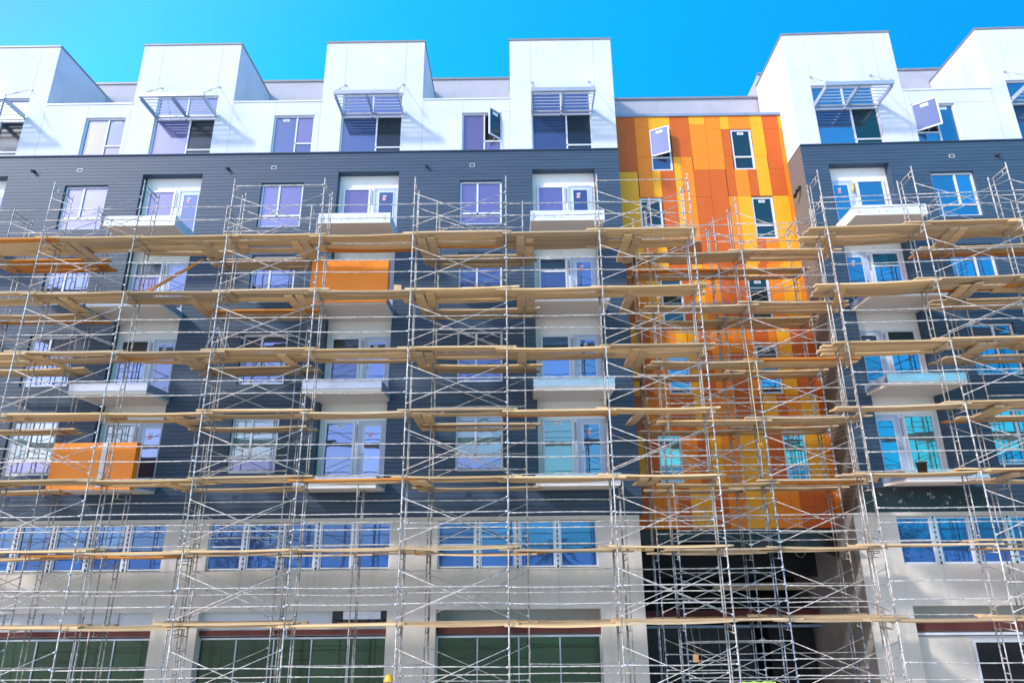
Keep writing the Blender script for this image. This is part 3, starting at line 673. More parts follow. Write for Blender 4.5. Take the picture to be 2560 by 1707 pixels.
# ------------------------------------------------------------------ scaffolding
LIFT = 1.98; FD = .91
ORD = ['top', 'second', 'third', 'fourth', 'fifth', 'sixth', 'seventh', 'eighth', 'ninth']
tb = .0215
def tubemesh(name, fn, mat): m = MB(); fn(m, mat); return m.mesh(name)
FRM = {}
for tm in ('tube', 'tube_worn', 'tube_blue', 'tube_yellow'):
    leg = MB(); leg.tube((0, 0, .0), (0, 0, LIFT - .002), tb, tm, 7); leg.tube((0, 0, LIFT * .62), (0, 0, LIFT * .62 + .05), .03, tm, 6); leg.tube((0, 0, LIFT * .2), (0, 0, LIFT * .2 + .05), .03, tm, 6)
    top = MB(); top.tube((0, 0, 0), (0, 0, LIFT + .10), tb, tm, 7)
    lad = MB(); lad.tube((0, FD - .22, .05), (0, FD - .22, LIFT - .06), .017, tm, 6)
    for q in range(5): lad.tube((0, FD - .22, .22 + q * .37), (0, FD - .02, .22 + q * .37), .013, tm, 5)
    hd = MB(); hd.tube((0, .02, LIFT - .06), (0, FD - .02, LIFT - .06), .02, tm, 6); hd.tube((0, .02, LIFT - .24), (0, FD - .22, LIFT - .24), .015, tm, 6); hd.tube((0, .22, LIFT - .06), (0, .22, LIFT - .24), .013, tm, 5)
    FRM[tm] = (leg.mesh('leg'), top.mesh('leg'), lad.mesh('ladder'), hd.mesh('header'))
jk = MB(); jk.tube((0, 0, GROUND + .02), (0, 0, 0), .019, 'tube_worn', 6); jk.box(-.08, .08, -.08, .08, GROUND + .004, GROUND + .02, 'tube_worn'); JACK = jk.mesh('base_jack')
RAILS = []
for v in range(5):
    rr = random.Random(50 + v); m = MB(); n = 8; sag = [0, .012, -.014, .02, -.006][v]
    m.path([(-1.525 + 3.05 * i / n, rr.uniform(-.004, .004), -sag * math.sin(math.pi * i / n) + rr.uniform(-.003, .003)) for i in range(n + 1)], .0165, 'tube', 6)
    for s in (-1, 1):
        m.tube((s * 1.525, -.03, 0), (s * 1.45, -.012, 0), .026, 'coupler' if v % 2 else 'tube', 6)
    RAILS.append(m.mesh('guard_rail'))
def brace_mesh(s):
    m = MB(); h = 1.22
    m.tube((-1.525, .0, -s * h / 2), (1.525, .0, s * h / 2), .0125, 'tube', 6)
    for e in (-1, 1): m.tube((e * 1.525, 0, e * s * h / 2), (e * 1.47, 0, e * s * (h / 2 - .022)), .024, 'coupler', 6)
    return m.mesh('brace_tube')
BR = (brace_mesh(1), brace_mesh(-1))
PLK = {}
for wm in ('wood_pale', 'wood_grey', 'wood_orange'):
    L_ = []
    for v in range(5):
        rr = random.Random(hash(wm) % 7 + v * 13); m = MB(); n = 6; W2 = .145; H = .050
        sag = rr.uniform(-.012, .05); tw = rr.uniform(-.012, .012)
        base0 = len(m.v)
        for i in range(n + 1):
            x = -.5 + i / n; dz = -sag * math.sin(math.pi * i / n); k = W2 + rr.uniform(-.003, .003); cc = .018 if i in (0, n) else 0
            m.v += [(x, -k + cc, dz - tw * (i / n - .5)), (x, k - cc, dz + tw * (i / n - .5)), (x, k - cc, dz + H + tw * (i / n - .5)), (x, -k + cc, dz + H - tw * (i / n - .5))]
        k = m.mi(wm)
        for i in range(n):
            o = i * 4
            for a, b in ((0, 1), (1, 2), (2, 3), (3, 0)): m.f.append([o + a, o + b, o + 4 + b, o + 4 + a][::-1]); m.m.append(k); m.sm.append(False)
        m.f += [[0, 1, 2, 3], [n * 4 + 3, n * 4 + 2, n * 4 + 1, n * 4]]; m.m += [k, k]; m.sm += [False, False]
        L_.append(m.mesh('scaffold_plank'))
    PLK[wm] = L_
CAMP = Vector((.268, -19.005, 3.914))
specs = {'plank': [], 'rail': [], 'brace': []}
def add_frame(loc, rz, lab, mat, top=False, bottom=False, group=''):
    t = thing('scaffold_section', lab, 'scaffold section', loc, rz, group)
    leg, topm, lad, hd = FRM[mat]
    a = link('leg', topm if top else leg, t); b = link('leg', topm if top else leg, t, (0, FD, 0))
    link('ladder', lad, t); link('header', hd, t)
    if bottom: link('base_jack', JACK, t); link('base_jack', JACK, t, (0, FD, 0))
    return t

srnd = random.Random(11)
def row(name, orient, posts, y0, zoff, bays_x, rails, decks, group, bayname, postname, planks=(2, 3), lean=0, tfrm=None, wmix=(6, 4, 1), tubes=('tube', 'tube', 'tube_worn'), back_x=True, nlift=8, over=(.25, .25), yoff=.08):
    """one run of scaffold: posts are x positions along the run"""
    rz = orient
    P = tfrm or (lambda x, y, z: (x, y, z))
    for pi, x in enumerate(posts):
        for k in range(nlift):
            z = 13.86 + zoff - LIFT * k
            mt = tubes(pi, k) if callable(tubes) else srnd.choice(tubes)
            lift = ORD[k] + (' lift' if k == 0 else ' lift from top')
            lab = f'{ {"tube": "white", "tube_worn": "worn grey", "tube_blue": "blue", "tube_yellow": "yellowish"}[mt]} scaffold section, {lift}, {postname(pi)}'
            add_frame(P(x, y0, z), rz, lab, mt, top=(k == 0), bottom=(k == nlift - 1), group=group + ' frames')
    for bi in range(len(posts) - 1):
        xa, xb = posts[bi], posts[bi + 1]; xm = (xa + xb) / 2; ln = (xb - xa)
        for k in range(nlift):
            z = 13.86 + zoff - LIFT * k
            lift = ORD[k] + (' lift' if k == 0 else ' lift from top')
            if bi in bays_x:
                for (yy, nm) in ((-.03, 'front'), (FD + .03, 'rear'))[:2 if back_x and k % 2 == 0 else 1]:
                    specs['brace'].append((P(xm, y0 + yy, z + .83), rz, ln / 3.05, f'{nm} X-shaped cross brace, {lift}, {bayname(bi)}', group + ' cross braces'))
            for h, yy, nm in rails(bi, k):
                specs['rail'].append((P(xm, y0 + yy, z + h + srnd.uniform(-.03, .03)), rz, ln / 3.05, f'{nm} rail, {lift}, {bayname(bi)}', group + ' rails', srnd.uniform(-.004, .004)))
    if decks:
        deck_planks(decks, P, rz, posts, y0, zoff, group, bayname, planks, wmix, over, yoff)
def deck_planks(decks, P, rz, posts, y0, zoff, group, bayname, planks, wmix, over, yoff):
    names = {2: ['front', 'rear'], 3: ['front', 'middle', 'rear'], 4: ['front', 'second', 'third', 'rear']}
    mats = ['wood_pale', 'wood_grey', 'wood_orange']; cn = {'wood_pale': 'pale', 'wood_grey': 'grey', 'wood_orange': 'orange-brown'}
    for bi in range(len(posts) - 1):
        xa, xb = posts[bi], posts[bi + 1]
        for k in decks:
            z = 13.86 + zoff - LIFT * (k - 1)
            n = planks(bi, k) if callable(planks) else srnd.choice(planks)
            for q in range(n):
                wm = srnd.choices(mats, wmix(k) if callable(wmix) else wmix)[0]
                yy = y0 + yoff + .14 + q * srnd.choice((.302, .31, .325)) + srnd.uniform(-.01, .01)
                e0 = over[0] + srnd.uniform(-.1, .22); e1 = over[1] + srnd.uniform(-.1, .22)
                up = (.052 if (bi % 2) else 0.0) + srnd.choice((0, 0, 0, .05, -.012)) + srnd.uniform(-.008, .008)
                x0, x1 = xa - e0, xb + e1
                if k == 6 and q == 1: up += .0
                specs['plank'].append((P((x0 + x1) / 2, yy, z - .02 + up * .9 - .022 * q * srnd.random()), rz + srnd.uniform(-.012, .012), x1 - x0, wm, f'{cn[wm]} {names[n][q]} plank, {ORD[k - 1]} deck{" from top" if k > 1 else ""}, {bayname(bi)}', group + ' planks', srnd.uniform(-.011, .011)))

# left wing, outer run
POSTS = [3.05 * i for i in range(-6, 3)]
BAYL = ['far left', 'second', 'third', 'fourth', 'fifth', 'sixth', 'seventh', 'eighth']
def bn(i): return f'{BAYL[i]} outer bay from left' if i else 'leftmost outer bay'
PN = ['leftmost', 'second', 'third', 'fourth', 'fifth', 'sixth', 'seventh', 'eighth', 'ninth']
def pn(i): return f'{PN[i]} upright{" from left" if i else ""}, outer row'
def outer_rails(bi, k):
    r = [(1.0, -.03, 'upper front'), (.56, -.03, 'lower front')]
    if k == 0 and bi in (3, 7): r.append((1.80, -.03, 'topmost front'))
    if bi in (2, 4, 6) and k < 6: r.append((.10 if k == 0 else .16, FD + .03, 'rear'))
    if k in (5, 6): r += [(1.42, FD + .03, 'upper rear'), (.78, FD + .03, 'lower rear')]
    if k == 7: r.append((.63, FD + .03, 'rear'))
    return r
row('outer', 0, POSTS, 0, 0, (1, 3, 5, 7), outer_rails, range(1, 8), 'outer left scaffold', bn, pn,
    planks=lambda b, k: [4, 3, 4, 3, 3, 3, 3][k - 1] if (b, k) not in ((5, 1), (5, 2), (7, 1)) else 4, wmix=lambda k: (7, 3, 1.8) if k == 1 else (8, 4, .25), over=(.22, .22),
    tubes=lambda p, k: 'tube' if srnd.random() < .75 else 'tube_worn')
# overhanging deck ends at the right of the eighth bay come from the plank overhang; the inner runs stand between the balconies
INN = [((-17.7, -14.66), 'left inner bay'), ((-10.02, -6.98), 'middle inner bay'), ((-2.48, .57), 'right inner bay')]
for xs, nm in INN:
    def in_rails(bi, k): return [(.52, -.03, 'front'), (1.02, -.03, 'upper front')] if k % 2 == 0 else [(.52, -.03, 'front')]
    row('inner', 0, list(xs), 1.48, -.12, (0,) , in_rails, range(1, 6), 'inner left scaffold', lambda i, nm=nm: nm + ' between balconies', lambda i, nm=nm: f'{"left" if i == 0 else "right"} upright, {nm}',
        planks=(3,), wmix=(3, 6, 1.2), back_x=False, tubes=('tube_worn', 'tube', 'tube_worn'), over=(.35, .42), yoff=.1)
LOWP = [-17.7, -14.66, -12.3, -10.02, -6.98, -4.7, -2.48, .57, 3.55]
LW = ['first', 'second', 'third', 'fourth', 'fifth', 'sixth', 'seventh', 'eighth']
lbn = lambda i: f'{LW[i]} inner bay from left, before the pale base'
for pi in (2, 5, 8):
    for k in (5, 6, 7):
        add_frame((LOWP[pi], 1.48, 13.74 - LIFT * k), 0, f'worn grey scaffold section, {ORD[k]} lift from top, inner row {["between first two balcony columns", "between second and third balcony columns", "beside the dark opening"][pi // 3]}', 'tube_worn', k == 5, k == 7, 'lower inner scaffold frames')
deck_planks((6, 7), lambda x, y, z: (x, y, z), 0, LOWP, 1.48, -.12, 'lower inner scaffold', lbn, (2, 3), (6, 4, 2), (.3, .35), .05)
for bi in (1, 2, 4, 5, 7):
    for k in (6, 7):
        specs['rail'].append((((LOWP[bi] + LOWP[bi + 1]) / 2, 1.45, 13.74 - LIFT * k + .95), 0, (LOWP[bi + 1] - LOWP[bi]) / 3.05, f'inner rail, {ORD[k]} lift from top, {lbn(bi)}', 'lower inner rails', 0))
# in front of the orange wall: two inner runs
def o_rails(bi, k): return [(.55, -.03, 'lower front'), (1.0, -.03, 'upper front')] + ([(.3, FD + .03, 'rear')] if k else []) + ([(1.5, -.03, 'topmost front'), (1.3, FD + .03, 'upper rear')] if k > 4 and bi == 0 else [])
row('orange2', 0, [5.1, 8.15, 11.2], 1.42, -.1, (0, 1), o_rails, range(1, 8), 'orange bay scaffold', lambda i: f'{"left" if i == 0 else "right"} bay, middle row before orange wall',
    lambda i: f'{["left", "middle", "right"][i]} upright, middle row before orange wall', planks=(3,), wmix=(3, 7, .7), back_x=False,
    tubes=lambda p, k: 'tube_blue' if (p == 1 and k >= 4) or (p == 0 and k >= 6) else ('tube_yellow' if p == 1 and k == 3 else srnd.choice(('tube', 'tube_worn'))), over=(.3, .34))
def o3_rails(bi, k): return [(.6, -.03, 'lower front'), (1.05, -.03, 'upper front')]
row('orange3', 0, [4.75, 7.75, 10.85], 2.78, -.16, (0, 1), o3_rails, range(1, 8), 'orange bay scaffold', lambda i: f'{"left" if i == 0 else "right"} bay, row nearest orange wall',
    lambda i: f'{["left", "middle", "right"][i]} upright, row nearest orange wall', planks=(3,), wmix=(1, 7, 1), back_x=False, tubes=('tube_worn', 'tube_worn', 'tube_blue'), over=(.2, .3))
# right wing
def r_rails(bi, k):
    r = [(1.0, -.03, 'upper front'), (.58, -.03, 'lower front')]
    if bi == 0: r.append((.1, FD + .03, 'rear'))
    if k == 0: r.append((1.4, FD + .02, 'top rear'))
    return r
RB = ['left', 'middle', 'right']
row('right', ANG, [0.02, 3.07, 6.1, 9.15], 0, .03, (1, 2), r_rails, range(1, 8), 'right wing scaffold', lambda i: f'{RB[i]} bay, right wing', lambda i: f'{["first", "second", "third", "fourth"][i]} upright, right wing',
    planks=lambda b, k: 4 if k < 4 else 3, tfrm=TR, wmix=(6, 4, 1.0), over=(.42, .2))
row('right_in', ANG, [4.75, 7.8], 1.5, -.1, (), lambda b, k: [(.6, -.03, 'front')], range(1, 8), 'right inner scaffold', lambda i: 'inner bay of right wing', lambda i: f'{"left" if i == 0 else "right"} upright, inner bay of right wing',
    planks=(2, 3), tfrm=TR, wmix=(3, 5, 4), tubes=('tube_worn', 'tube'), over=(.9, .4))

# planks laid across from the outer run to the inner runs
def cross(x, k, T, rz, skew, side, nm, y=1.42, ln=2.1, n=2):
    z = 13.86 - LIFT * (k - 1) - .065
    for q in range(n):
        P = T or (lambda a, b, c: (a, b, c))
        wm = srnd.choices(['wood_pale', 'wood_grey', 'wood_orange'], (5, 5, .1))[0]
        specs['plank'].append((P(x + q * .31, y + srnd.uniform(-.1, .1), z), rz + math.pi / 2 + skew + srnd.uniform(-.05, .05), ln, wm,
            f'{["left", "right"][q] + "hand " if n > 1 else ""}crosswise plank under {ORD[k - 1]} deck{" from top" if k > 1 else ""}, {side} end, {nm}', 'crosswise planks', 0))
for xs, nm in INN:
    for k in range(1, 7):
        cross(xs[0] - .35, k, None, 0, .0, 'left', nm, n=2)
        if k < 4: cross(xs[1] - .1, k, None, 0, 0, 'right', nm, n=2 if k < 3 else 1)
for k in range(1, 7): cross(4.05, k, None, 0, 0, 'left', 'row before orange wall', n=2 if k % 2 else 1)
for k in range(1, 6):
    cross(4.35, k, TR, ANG, -.12, 'inner', 'right wing', n=2)
for k in range(1, 6): cross(.55, k, TR, ANG, -.3, 'outer', 'right wing', n=1, y=1.2, ln=1.7)

def size_of(loc, ln): return ln / max(1, (Vector(loc) - CAMP).length)
def euler_obj(o, rz, tilt): o.rotation_euler = (0, tilt, rz)
# planks: the 300 that show largest stand alone, the rest are one heap of stuff
def visible_bonus(s): return 1.0 if s[5].startswith('outer') or s[5].startswith('right wing') else (.9 if 'cross' in s[5] else .8)
pl = sorted(specs['plank'], key=lambda s: -size_of(s[0], s[2]) * visible_bonus(s))
rest = []
for i, (loc, rz, ln, wm, lab, grp, tilt) in enumerate(pl):
    me = PLK[wm][i % 5]
    if i < 300:
        o = link('scaffold_plank', me, None, loc, None, (ln, 1, 1)); euler_obj(o, rz, tilt); tag(o, lab, 'plank', grp)
    else: rest.append((loc, rz, ln, wm, i % 5))
if rest:
    m = MB()
    for loc, rz, ln, wm, v in rest:
        me = PLK[wm][v]; c, s = math.cos(rz), math.sin(rz); b = len(m.v)
        for q in me.vertices:
            x, y, z = q.co; x *= ln; m.v.append((loc[0] + x * c - y * s, loc[1] + x * s + y * c, loc[2] + z))
        for p in me.polygons: m.f.append([b + j for j in p.vertices]); m.m.append(m.mi(wm)); m.sm.append(False)
    o = m.obj('rear_scaffold_planks'); tag(o, 'grey weathered planks lying on the rear scaffold rows close to the walls', 'planks', None, 'stuff')
rl = sorted(specs['rail'], key=lambda s: -size_of(s[0], 3))
for i, (loc, rz, f, lab, grp, tilt) in enumerate(rl):
    if i >= 300: break
    o = link('guard_rail', RAILS[i % 5], None, loc, None, (f, 1, 1)); euler_obj(o, rz, tilt); tag(o, lab, 'guard rail', grp)
if len(rl) > 300:
    m = MB()
    for (loc, rz, f, lab, grp, tilt) in rl[300:]:
        c, s = math.cos(rz), math.sin(rz); h = 1.525 * f
        m.tube((loc[0] - c * h, loc[1] - s * h, loc[2]), (loc[0] + c * h, loc[1] + s * h, loc[2]), .0165, 'tube', 6)
    tag(m.obj('rear_guard_rails'), 'thin white rails of the rear scaffold rows near the walls', 'rails', None, 'stuff')
for (loc, rz, f, lab, grp) in specs['brace']:
    t = thing('cross_brace', lab, 'cross brace', loc, rz, grp); t.scale = (f, 1, 1)
    link('brace_tube', BR[0], t); link('brace_tube', BR[1], t, (0, .028, 0))

# ------------------------------------------------------------------ loose things
m = MB(); m.path([(0, 0, 0), (.02, .0, -1.2), (.01, .01, -2.3), (.03, 0, -3.3)], .012, 'rope', 6); m.path([(.03, 0, -3.3), (.02, .01, -3.9), (.0, .02, -4.3)], .014, 'tube_yellow', 6)
t = thing('rope', 'thin pale rope with a yellow knot hanging before the orange wall', 'rope', (7.85, 1.3, 10.3))
m.obj('cord', t); k = MB(); rr = random.Random(3)
for q in range(9):
    a = rr.uniform(0, 6.28); k.path([(.03, 0, -3.3), (.03 + .05 * math.cos(a), .05 * math.sin(a), -3.28 + rr.uniform(-.05, .05)), (.03 + .1 * math.cos(a), .08 * math.sin(a), -3.36 + rr.uniform(-.08, .06))], .012, 'yellow_plastic', 5)
k.obj('knot', t)
def lathe(mb, prof, mat, n=16):
    k = mb.mi(mat); b = len(mb.v)
    for r, z in prof:
        for i in range(n): a = 2 * math.pi * i / n; mb.v.append((r * math.cos(a), r * math.sin(a), z))
    for j in range(len(prof) - 1):
        for i in range(n):
            q = (i + 1) % n; o = b + j * n; mb.f.append([o + i, o + q, o + n + q, o + n + i]); mb.m.append(k); mb.sm.append(True)
t = thing('bucket', 'black plastic bucket standing on the fifth deck of the right wing scaffold', 'bucket', TR(1.72, .45, 5.985))
m = MB(); lathe(m, [(.0, 0), (.12, 0), (.145, .26), (.155, .26), (.155, .30), (.14, .30), (.115, .03), (0, .03)], 'black_iron'); m.obj('body', t)
m = MB(); m.path([(.15, 0, .27), (.13, -.08, .33), (0, -.16, .36), (-.13, -.08, .33), (-.15, 0, .27)], .005, 'tube_worn', 5); m.obj('handle', t)
m = MB(); m.box(-.12, .12, -.02, .02, 0, .32, 'wood_pale'); o = m.obj('wood_offcut'); o.location = (-3.56, .45, 11.93); o.rotation_euler = (R(-20), 0, R(12)); tag(o, 'short pale wood offcut standing upright on the second deck near the orange balcony', 'offcut')
m = MB(); m.box(-1.1, 1.1, -.045, .045, -.02, .02, 'wood_orange'); o = m.obj('timber_prop'); o.location = (-11.4, 1.25, 12.95); o.rotation_euler = (R(90), R(-38), R(8)); tag(o, 'slanting orange-brown timber prop before the white balcony door, fourth storey', 'timber')
t = thing('trestle_stand', 'grey inverted-V metal stand hanging behind the third deck at the left', 'stand', (-9.7, 1.35, 10.4))
for s in (-1, 1):
    m = MB(); m.tube((0, 0, .72), (s * .32, 0, 0), .022, 'coupler', 6); m.tube((0, .3, .72), (s * .32, .45, 0), .022, 'coupler', 6); m.tube((s * .2, 0, .28), (s * .2, .38, .28), .015, 'coupler', 6); m.obj('leg', t)
m = MB(); m.tube((0, 0, .72), (0, .3, .72), .03, 'coupler', 6); m.obj('top_bar', t)
t = thing('hanging_tag', 'brown paper tag hanging under the lowest deck left of the dark opening', 'tag', (5.12, .6, 1.16))
m = MB(); m.box(-.075, .075, -.004, .004, -.2, 0, 'brown_paper'); m.obj('card', t)
m = MB(); m.path([(0, 0, 0), (-.02, 0, .3), (-.08, .0, .72)], .004, 'rope', 5); m.obj('string', t)
for (u, zz, lab) in ((3.55, .66, 'red ribbon tied to a lower right wing upright, the larger of two'), (3.16, .55, 'small red ribbon tied low on the right wing scaffold')):
    m = MB(); m.path([(0, 0, .3), (.03, -.02, .2), (-.01, .0, .05), (.06, -.02, -.12)], [.03, .05, .03, .012] if u > 3.4 else [.02, .03, .02, .01], 'red_cloth', 6); o = m.obj('ribbon'); o.location = TR(u, .0, zz); tag(o, lab, 'ribbon', 'red ribbons')
m = MB(); n = 10
for i in range(n):
    for j in range(3):
        f = lambda a, b: (-.46 + .92 * a / n, [-.07, -.03, .03, .07][b] + .01 * math.sin(a), [-.3, .0, .0, -.28][b] + .015 * math.sin(a * 1.9))
        m.face([f(i, j), f(i + 1, j), f(i + 1, j + 1), f(i, j + 1)], 'lime_cloth', True)
o = m.obj('safety_vest'); o.location = (6.55, .02, .565); tag(o, 'lime green safety vest draped over the low rail at the bottom edge', 'vest')

# worker: only the helmet shows above the lower picture edge
def skin_body(name, verts, edges, rad, mat, parent, root=0):
    me = bpy.data.meshes.new(name); me.from_pydata(verts, edges, []); o = link(name, me, parent)
    sm = o.modifiers.new('Skin', 'SKIN'); 
    for i, r in enumerate(rad): me.skin_vertices[0].data[i].radius = (r, r)
    me.skin_vertices[0].data[root].use_root = True
    o.modifiers.new('Sub', 'SUBSURF').levels = 1; me.materials.append(MATS[mat]); return o
def fresh_skin(verts, edges, rad, mat, name, parent, root=0):
    bm = bmesh.new(); L = bm.verts.layers.skin.verify(); vs = []
    for i, v in enumerate(verts):
        q = bm.verts.new(v); q[L].radius = (rad[i], rad[i]); q[L].use_root = (i == root); vs.append(q)
    for a, b in edges: bm.edges.new((vs[a], vs[b]))
    me = bpy.data.meshes.new(name); bm.to_mesh(me); bm.free(); o = link(name, me, parent)
    me.materials.append(MATS[mat])
    k = o.modifiers.new('Skin', 'SKIN'); k.use_smooth_shade = True
    s = o.modifiers.new('Sub', 'SUBSURF'); s.levels = 1; s.render_levels = 1
    return o
WX, WY = -3.29, .53
wk = thing('person', 'construction worker in a yellow hard hat standing behind the lowest rail', 'person', (WX, WY, GROUND))
V = [(0, 0, .92), (0, .01, 1.15), (0, .01, 1.38), (0, -.01, 1.48), (0, -.03, 1.56), (0, -.03, 1.66),
     (.10, 0, .88), (.12, -.02, .48), (.12, .02, .09), (.12, -.14, .05), (-.10, 0, .88), (-.12, -.03, .48), (-.12, .03, .09), (-.12, -.13, .05),
     (.19, .01, 1.40), (.25, .03, 1.12), (.24, -.12, .90), (.23, -.17, .83), (-.19, .01, 1.40), (-.25, .03, 1.12), (-.24, -.12, .90), (-.23, -.17, .83)]
Ed = [(0, 1), (1, 2), (2, 3), (3, 4), (4, 5), (0, 6), (6, 7), (7, 8), (8, 9), (0, 10), (10, 11), (11, 12), (12, 13), (2, 14), (14, 15), (15, 16), (16, 17), (2, 18), (18, 19), (19, 20), (20, 21)]
rd = [.14, .13, .14, .06, .085, .075, .09, .06, .045, .04, .09, .06, .045, .04, .06, .045, .035, .03, .06, .045, .035, .03]
for hs in (1, -1):
    w0 = 17 if hs > 0 else 21
    for fi, (dx, ln) in enumerate(((-.028, .065), (-.01, .078), (.01, .072), (.028, .055))):
        b = len(V); px, py, pz = V[w0]
        V += [(px + dx, py - .03, pz - .04), (px + dx, py - .045, pz - .04 - ln * .6), (px + dx, py - .03, pz - .04 - ln)]; rd += [.011, .009, .008]; Ed += [(w0, b), (b, b + 1), (b + 1, b + 2)]
    b = len(V); px, py, pz = V[w0]; V += [(px - .035 * hs, py - .04, pz - .01), (px - .05 * hs, py - .07, pz - .04)]; rd += [.012, .010]; Ed += [(w0, b), (b, b + 1)]
fresh_skin(V, Ed, rd, 'skin', 'body', wk)
Vc = V[:3] + [V[14], V[15], V[18], V[19]]; fresh_skin([(0, 0, .95), (0, .01, 1.15), (0, .01, 1.36), (.2, .01, 1.41), (.255, .03, 1.14), (-.2, .01, 1.41), (-.255, .03, 1.14)], [(0, 1), (1, 2), (2, 3), (3, 4), (2, 5), (5, 6)], [.17, .155, .165, .085, .06, .085, .06], 'lime_cloth', 'shirt', wk)
fresh_skin([(0, 0, .93), (.10, 0, .86), (.12, -.02, .48), (.12, .02, .1), (-.10, 0, .86), (-.12, -.03, .48), (-.12, .03, .1)], [(0, 1), (1, 2), (2, 3), (0, 4), (4, 5), (5, 6)], [.165, .115, .08, .07, .115, .08, .07], 'navy_cloth', 'trousers', wk)
for s in (1, -1):
    m = MB(); m.box(s * .12 - .055, s * .12 + .055, -.17, .09, 0, .11, 'leather'); m.obj('boot', wk)
m = MB()
for s in (1, -1): m.tube((s * .03, -.118, 1.64), (s * .03, -.108, 1.64), .012, 'navy_cloth', 8); 
m.tube((0, -.135, 1.60), (0, -.105, 1.635), .014, 'skin', 6); m.box(-.025, .025, -.112, -.1, 1.565, 1.573, 'leather')
for s in (1, -1): m.tube((s * .085, -.02, 1.60), (s * .085, -.02, 1.65), .018, 'skin', 6)
m.obj('face', wk)
m = MB(); lathe(m, [(.145, 1.69), (.15, 1.70), (.118, 1.715), (.112, 1.76), (.085, 1.81), (.04, 1.835), (0, 1.84)], 'yellow_plastic'); m.box(-.09, .09, -.2, -.12, 1.69, 1.7, 'yellow_plastic'); m.obj('hard_hat', wk)

# ------------------------------------------------------------------ ground and the far side of the street
m = MB(); m.face([(-900, -900, GROUND), (900, -900, GROUND), (900, 900, GROUND), (-900, 900, GROUND)], 'pale_concrete'); tag(m.obj('ground'), kind='structure')
def tree(x, y, h, lab, seed):
    rr = random.Random(seed); t = thing('street_tree', lab, 'tree', (x, y, GROUND), 0, 'trees across the street')
    m = MB(); m.path([(0, 0, 0), (.1, 0, h * .3), (.0, .1, h * .55), (.1, 0, h * .8)], [.22, .17, .12, .04], 'bark', 8)
    for q in range(9):
        a = q * 2.4; z = h * (.35 + .05 * q); m.path([(.05, .03, z), (math.cos(a) * h * .13, math.sin(a) * h * .13, z + h * .07), (math.cos(a) * h * .25, math.sin(a) * h * .25, z + h * .16)], [.07, .05, .015], 'bark', 5)
    m.obj('trunk', t); c = MB()
    cl = [(rr.gauss(0, h * .16), rr.gauss(0, h * .16), h * rr.uniform(.45, .98)) for _ in range(60)]
    for cx, cy, cz in cl:
        for _ in range(60):
            p = Vector((cx + rr.gauss(0, h * .05), cy + rr.gauss(0, h * .05), cz + rr.gauss(0, h * .04))); d = Vector((rr.uniform(-1, 1), rr.uniform(-1, 1), rr.uniform(-.6, .6))).normalized(); e = d.orthogonal().normalized(); s = rr.uniform(.07, .14)
            c.face([p - d * s, p + e * s * .5, p + d * s, p - e * s * .5], 'leaf')
    c.obj('crown', t)
def palm(x, y, h, lab):
    rr = random.Random(9); t = thing('palm_tree', lab, 'palm tree', (x, y, GROUND))
    m = MB(); m.path([(0, 0, 0), (.08, 0, h * .4), (.0, 0, h * .75), (.05, 0, h)], [.26, .2, .18, .2], 'bark', 8); m.obj('trunk', t); c = MB()
    for q in range(34):
        a = q * 2.4 + rr.uniform(-.2, .2); el = rr.uniform(-.5, 1.2); ln = rr.uniform(2.2, 2.9); pts = []
        for i in range(9):
            f = i / 8; r_ = ln * f * math.cos(el * (1 - .35 * f)); z = h + ln * f * math.sin(el) - 1.3 * f * f
            pts.append(Vector((math.cos(a) * r_, math.sin(a) * r_, z)))
        c.path(pts, [.03 - .003 * i for i in range(9)], 'leaf', 4)
        for i in range(1, 9):
            for j in range(3):
                P = pts[i - 1].lerp(pts[i], j / 3); d = (pts[i] - pts[i - 1]).normalized(); s = d.cross(Vector((0, 0, 1))).normalized(); w = .5 * (1 - abs(i / 8 - .45))
                for sg in (-1, 1): c.face([P, P + d * .05, P + s * sg * w + d * .25 + Vector((0, 0, -.22))], 'leaf')
    c.obj('crown', t)
palm(3.2, -30, 5.0, 'palm across the street, mirrored in the lower right middle windows')
for i, (x, y, h, lab) in enumerate(((-24, -34, 7.5, 'broad leafy tree across the street, leftmost of four'), (-9, -36, 6.5, 'leafy tree across the street left of the palm'), (14, -35, 7.0, 'leafy tree across the street right of the palm'), (30, -33, 8.0, 'tall leafy tree across the street, rightmost of four'))):
    tree(x, y, h, lab, 60 + i)

# ------------------------------------------------------------------ light, sky, camera
to_sun = Vector((-1.4, -1.0, 1.2)).normalized(); elev = math.asin(to_sun.z); rot = math.atan2(to_sun.x, to_sun.y)
W = bpy.data.worlds.new('World'); bpy.context.scene.world = W; W.use_nodes = True; nt = W.node_tree
sky = nt.nodes.new('ShaderNodeTexSky'); sky.sky_type = 'NISHITA'; sky.sun_disc = False; sky.sun_elevation = elev; sky.sun_rotation = rot
sky.air_density = 1.0; sky.dust_density = 1.6; sky.ozone_density = 1.6; sky.altitude = 50
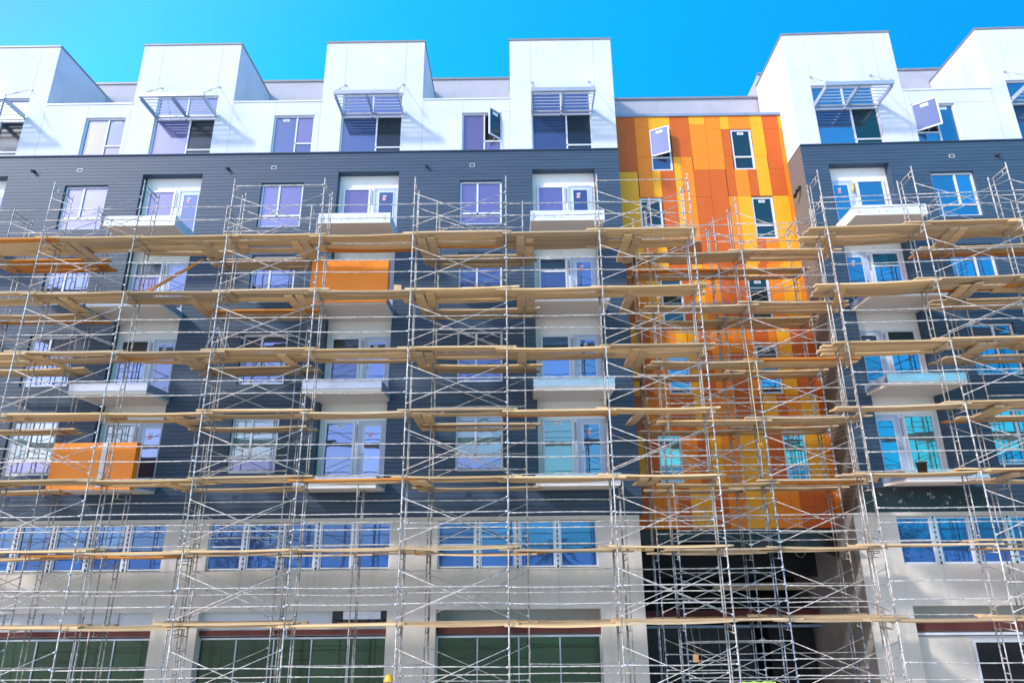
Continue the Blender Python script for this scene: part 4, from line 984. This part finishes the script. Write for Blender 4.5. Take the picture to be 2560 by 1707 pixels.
# the air gets paler towards the sun: tint by the angle between the view direction and the sun
tc = nt.nodes.new('ShaderNodeTexCoord'); dp = nt.nodes.new('ShaderNodeVectorMath'); dp.operation = 'DOT_PRODUCT'
nt.links.new(tc.outputs['Generated'], dp.inputs[0]); dp.inputs[1].default_value = to_sun
mr = nt.nodes.new('ShaderNodeMapRange'); mr.inputs[1].default_value = -.5; mr.inputs[2].default_value = 1.0
nt.links.new(dp.outputs['Value'], mr.inputs[0])
tint = ramp(nt, mr.outputs[0], [(.03, (.01, .42, .95)), (.287, (.02, .92, 1.2)), (.45, (.06, 1.08, 1.2)), (.58, (.24, 1.1, 1.12)), (.74, (.58, .56, .72)), (.85, (.58, .54, .66))])
bg = nt.nodes['Background']; bg.inputs['Strength'].default_value = .15
gain = mixcol(nt, 1.0, tint, (2.15, 2.15, 2.15), 'MULTIPLY')
nt.links.new(mixcol(nt, 1.0, sky.outputs[0], gain, 'MULTIPLY'), bg.inputs['Color'])
sl = bpy.data.lights.new('Sun', 'SUN'); sl.energy = 2.85; sl.angle = R(5); sl.color = (1, .965, .92)
so = bpy.data.objects.new('Sun', sl); C.objects.link(so); so.rotation_euler = (-to_sun).to_track_quat('-Z', 'Y').to_euler()

cam = bpy.data.cameras.new('Camera'); co = bpy.data.objects.new('Camera', cam); C.objects.link(co); bpy.context.scene.camera = co
cam.sensor_width = 36; cam.lens = 36 * 1614.33 / 2560; cam.clip_end = 3000; cam.clip_start = .1
tl, yw, ro = .312964, -.0059054, -.0097206
r_ = Vector((math.cos(yw), -math.sin(yw), 0)); fh = Vector((math.sin(yw), math.cos(yw), 0)); zz = Vector((0, 0, 1))
fw = fh * math.cos(tl) + zz * math.sin(tl); up = -fh * math.sin(tl) + zz * math.cos(tl)
rt = r_ * math.cos(ro) + up * math.sin(ro); u2 = up * math.cos(ro) - r_ * math.sin(ro)
M = Matrix((rt, u2, -fw)).transposed().to_4x4(); M.translation = (.26811, -19.00513, 3.91443); co.matrix_world = M
sc = bpy.context.scene; sc.view_settings.view_transform = 'Standard'; sc.view_settings.look = 'None'; sc.view_settings.exposure = .36; sc.view_settings.gamma = 1
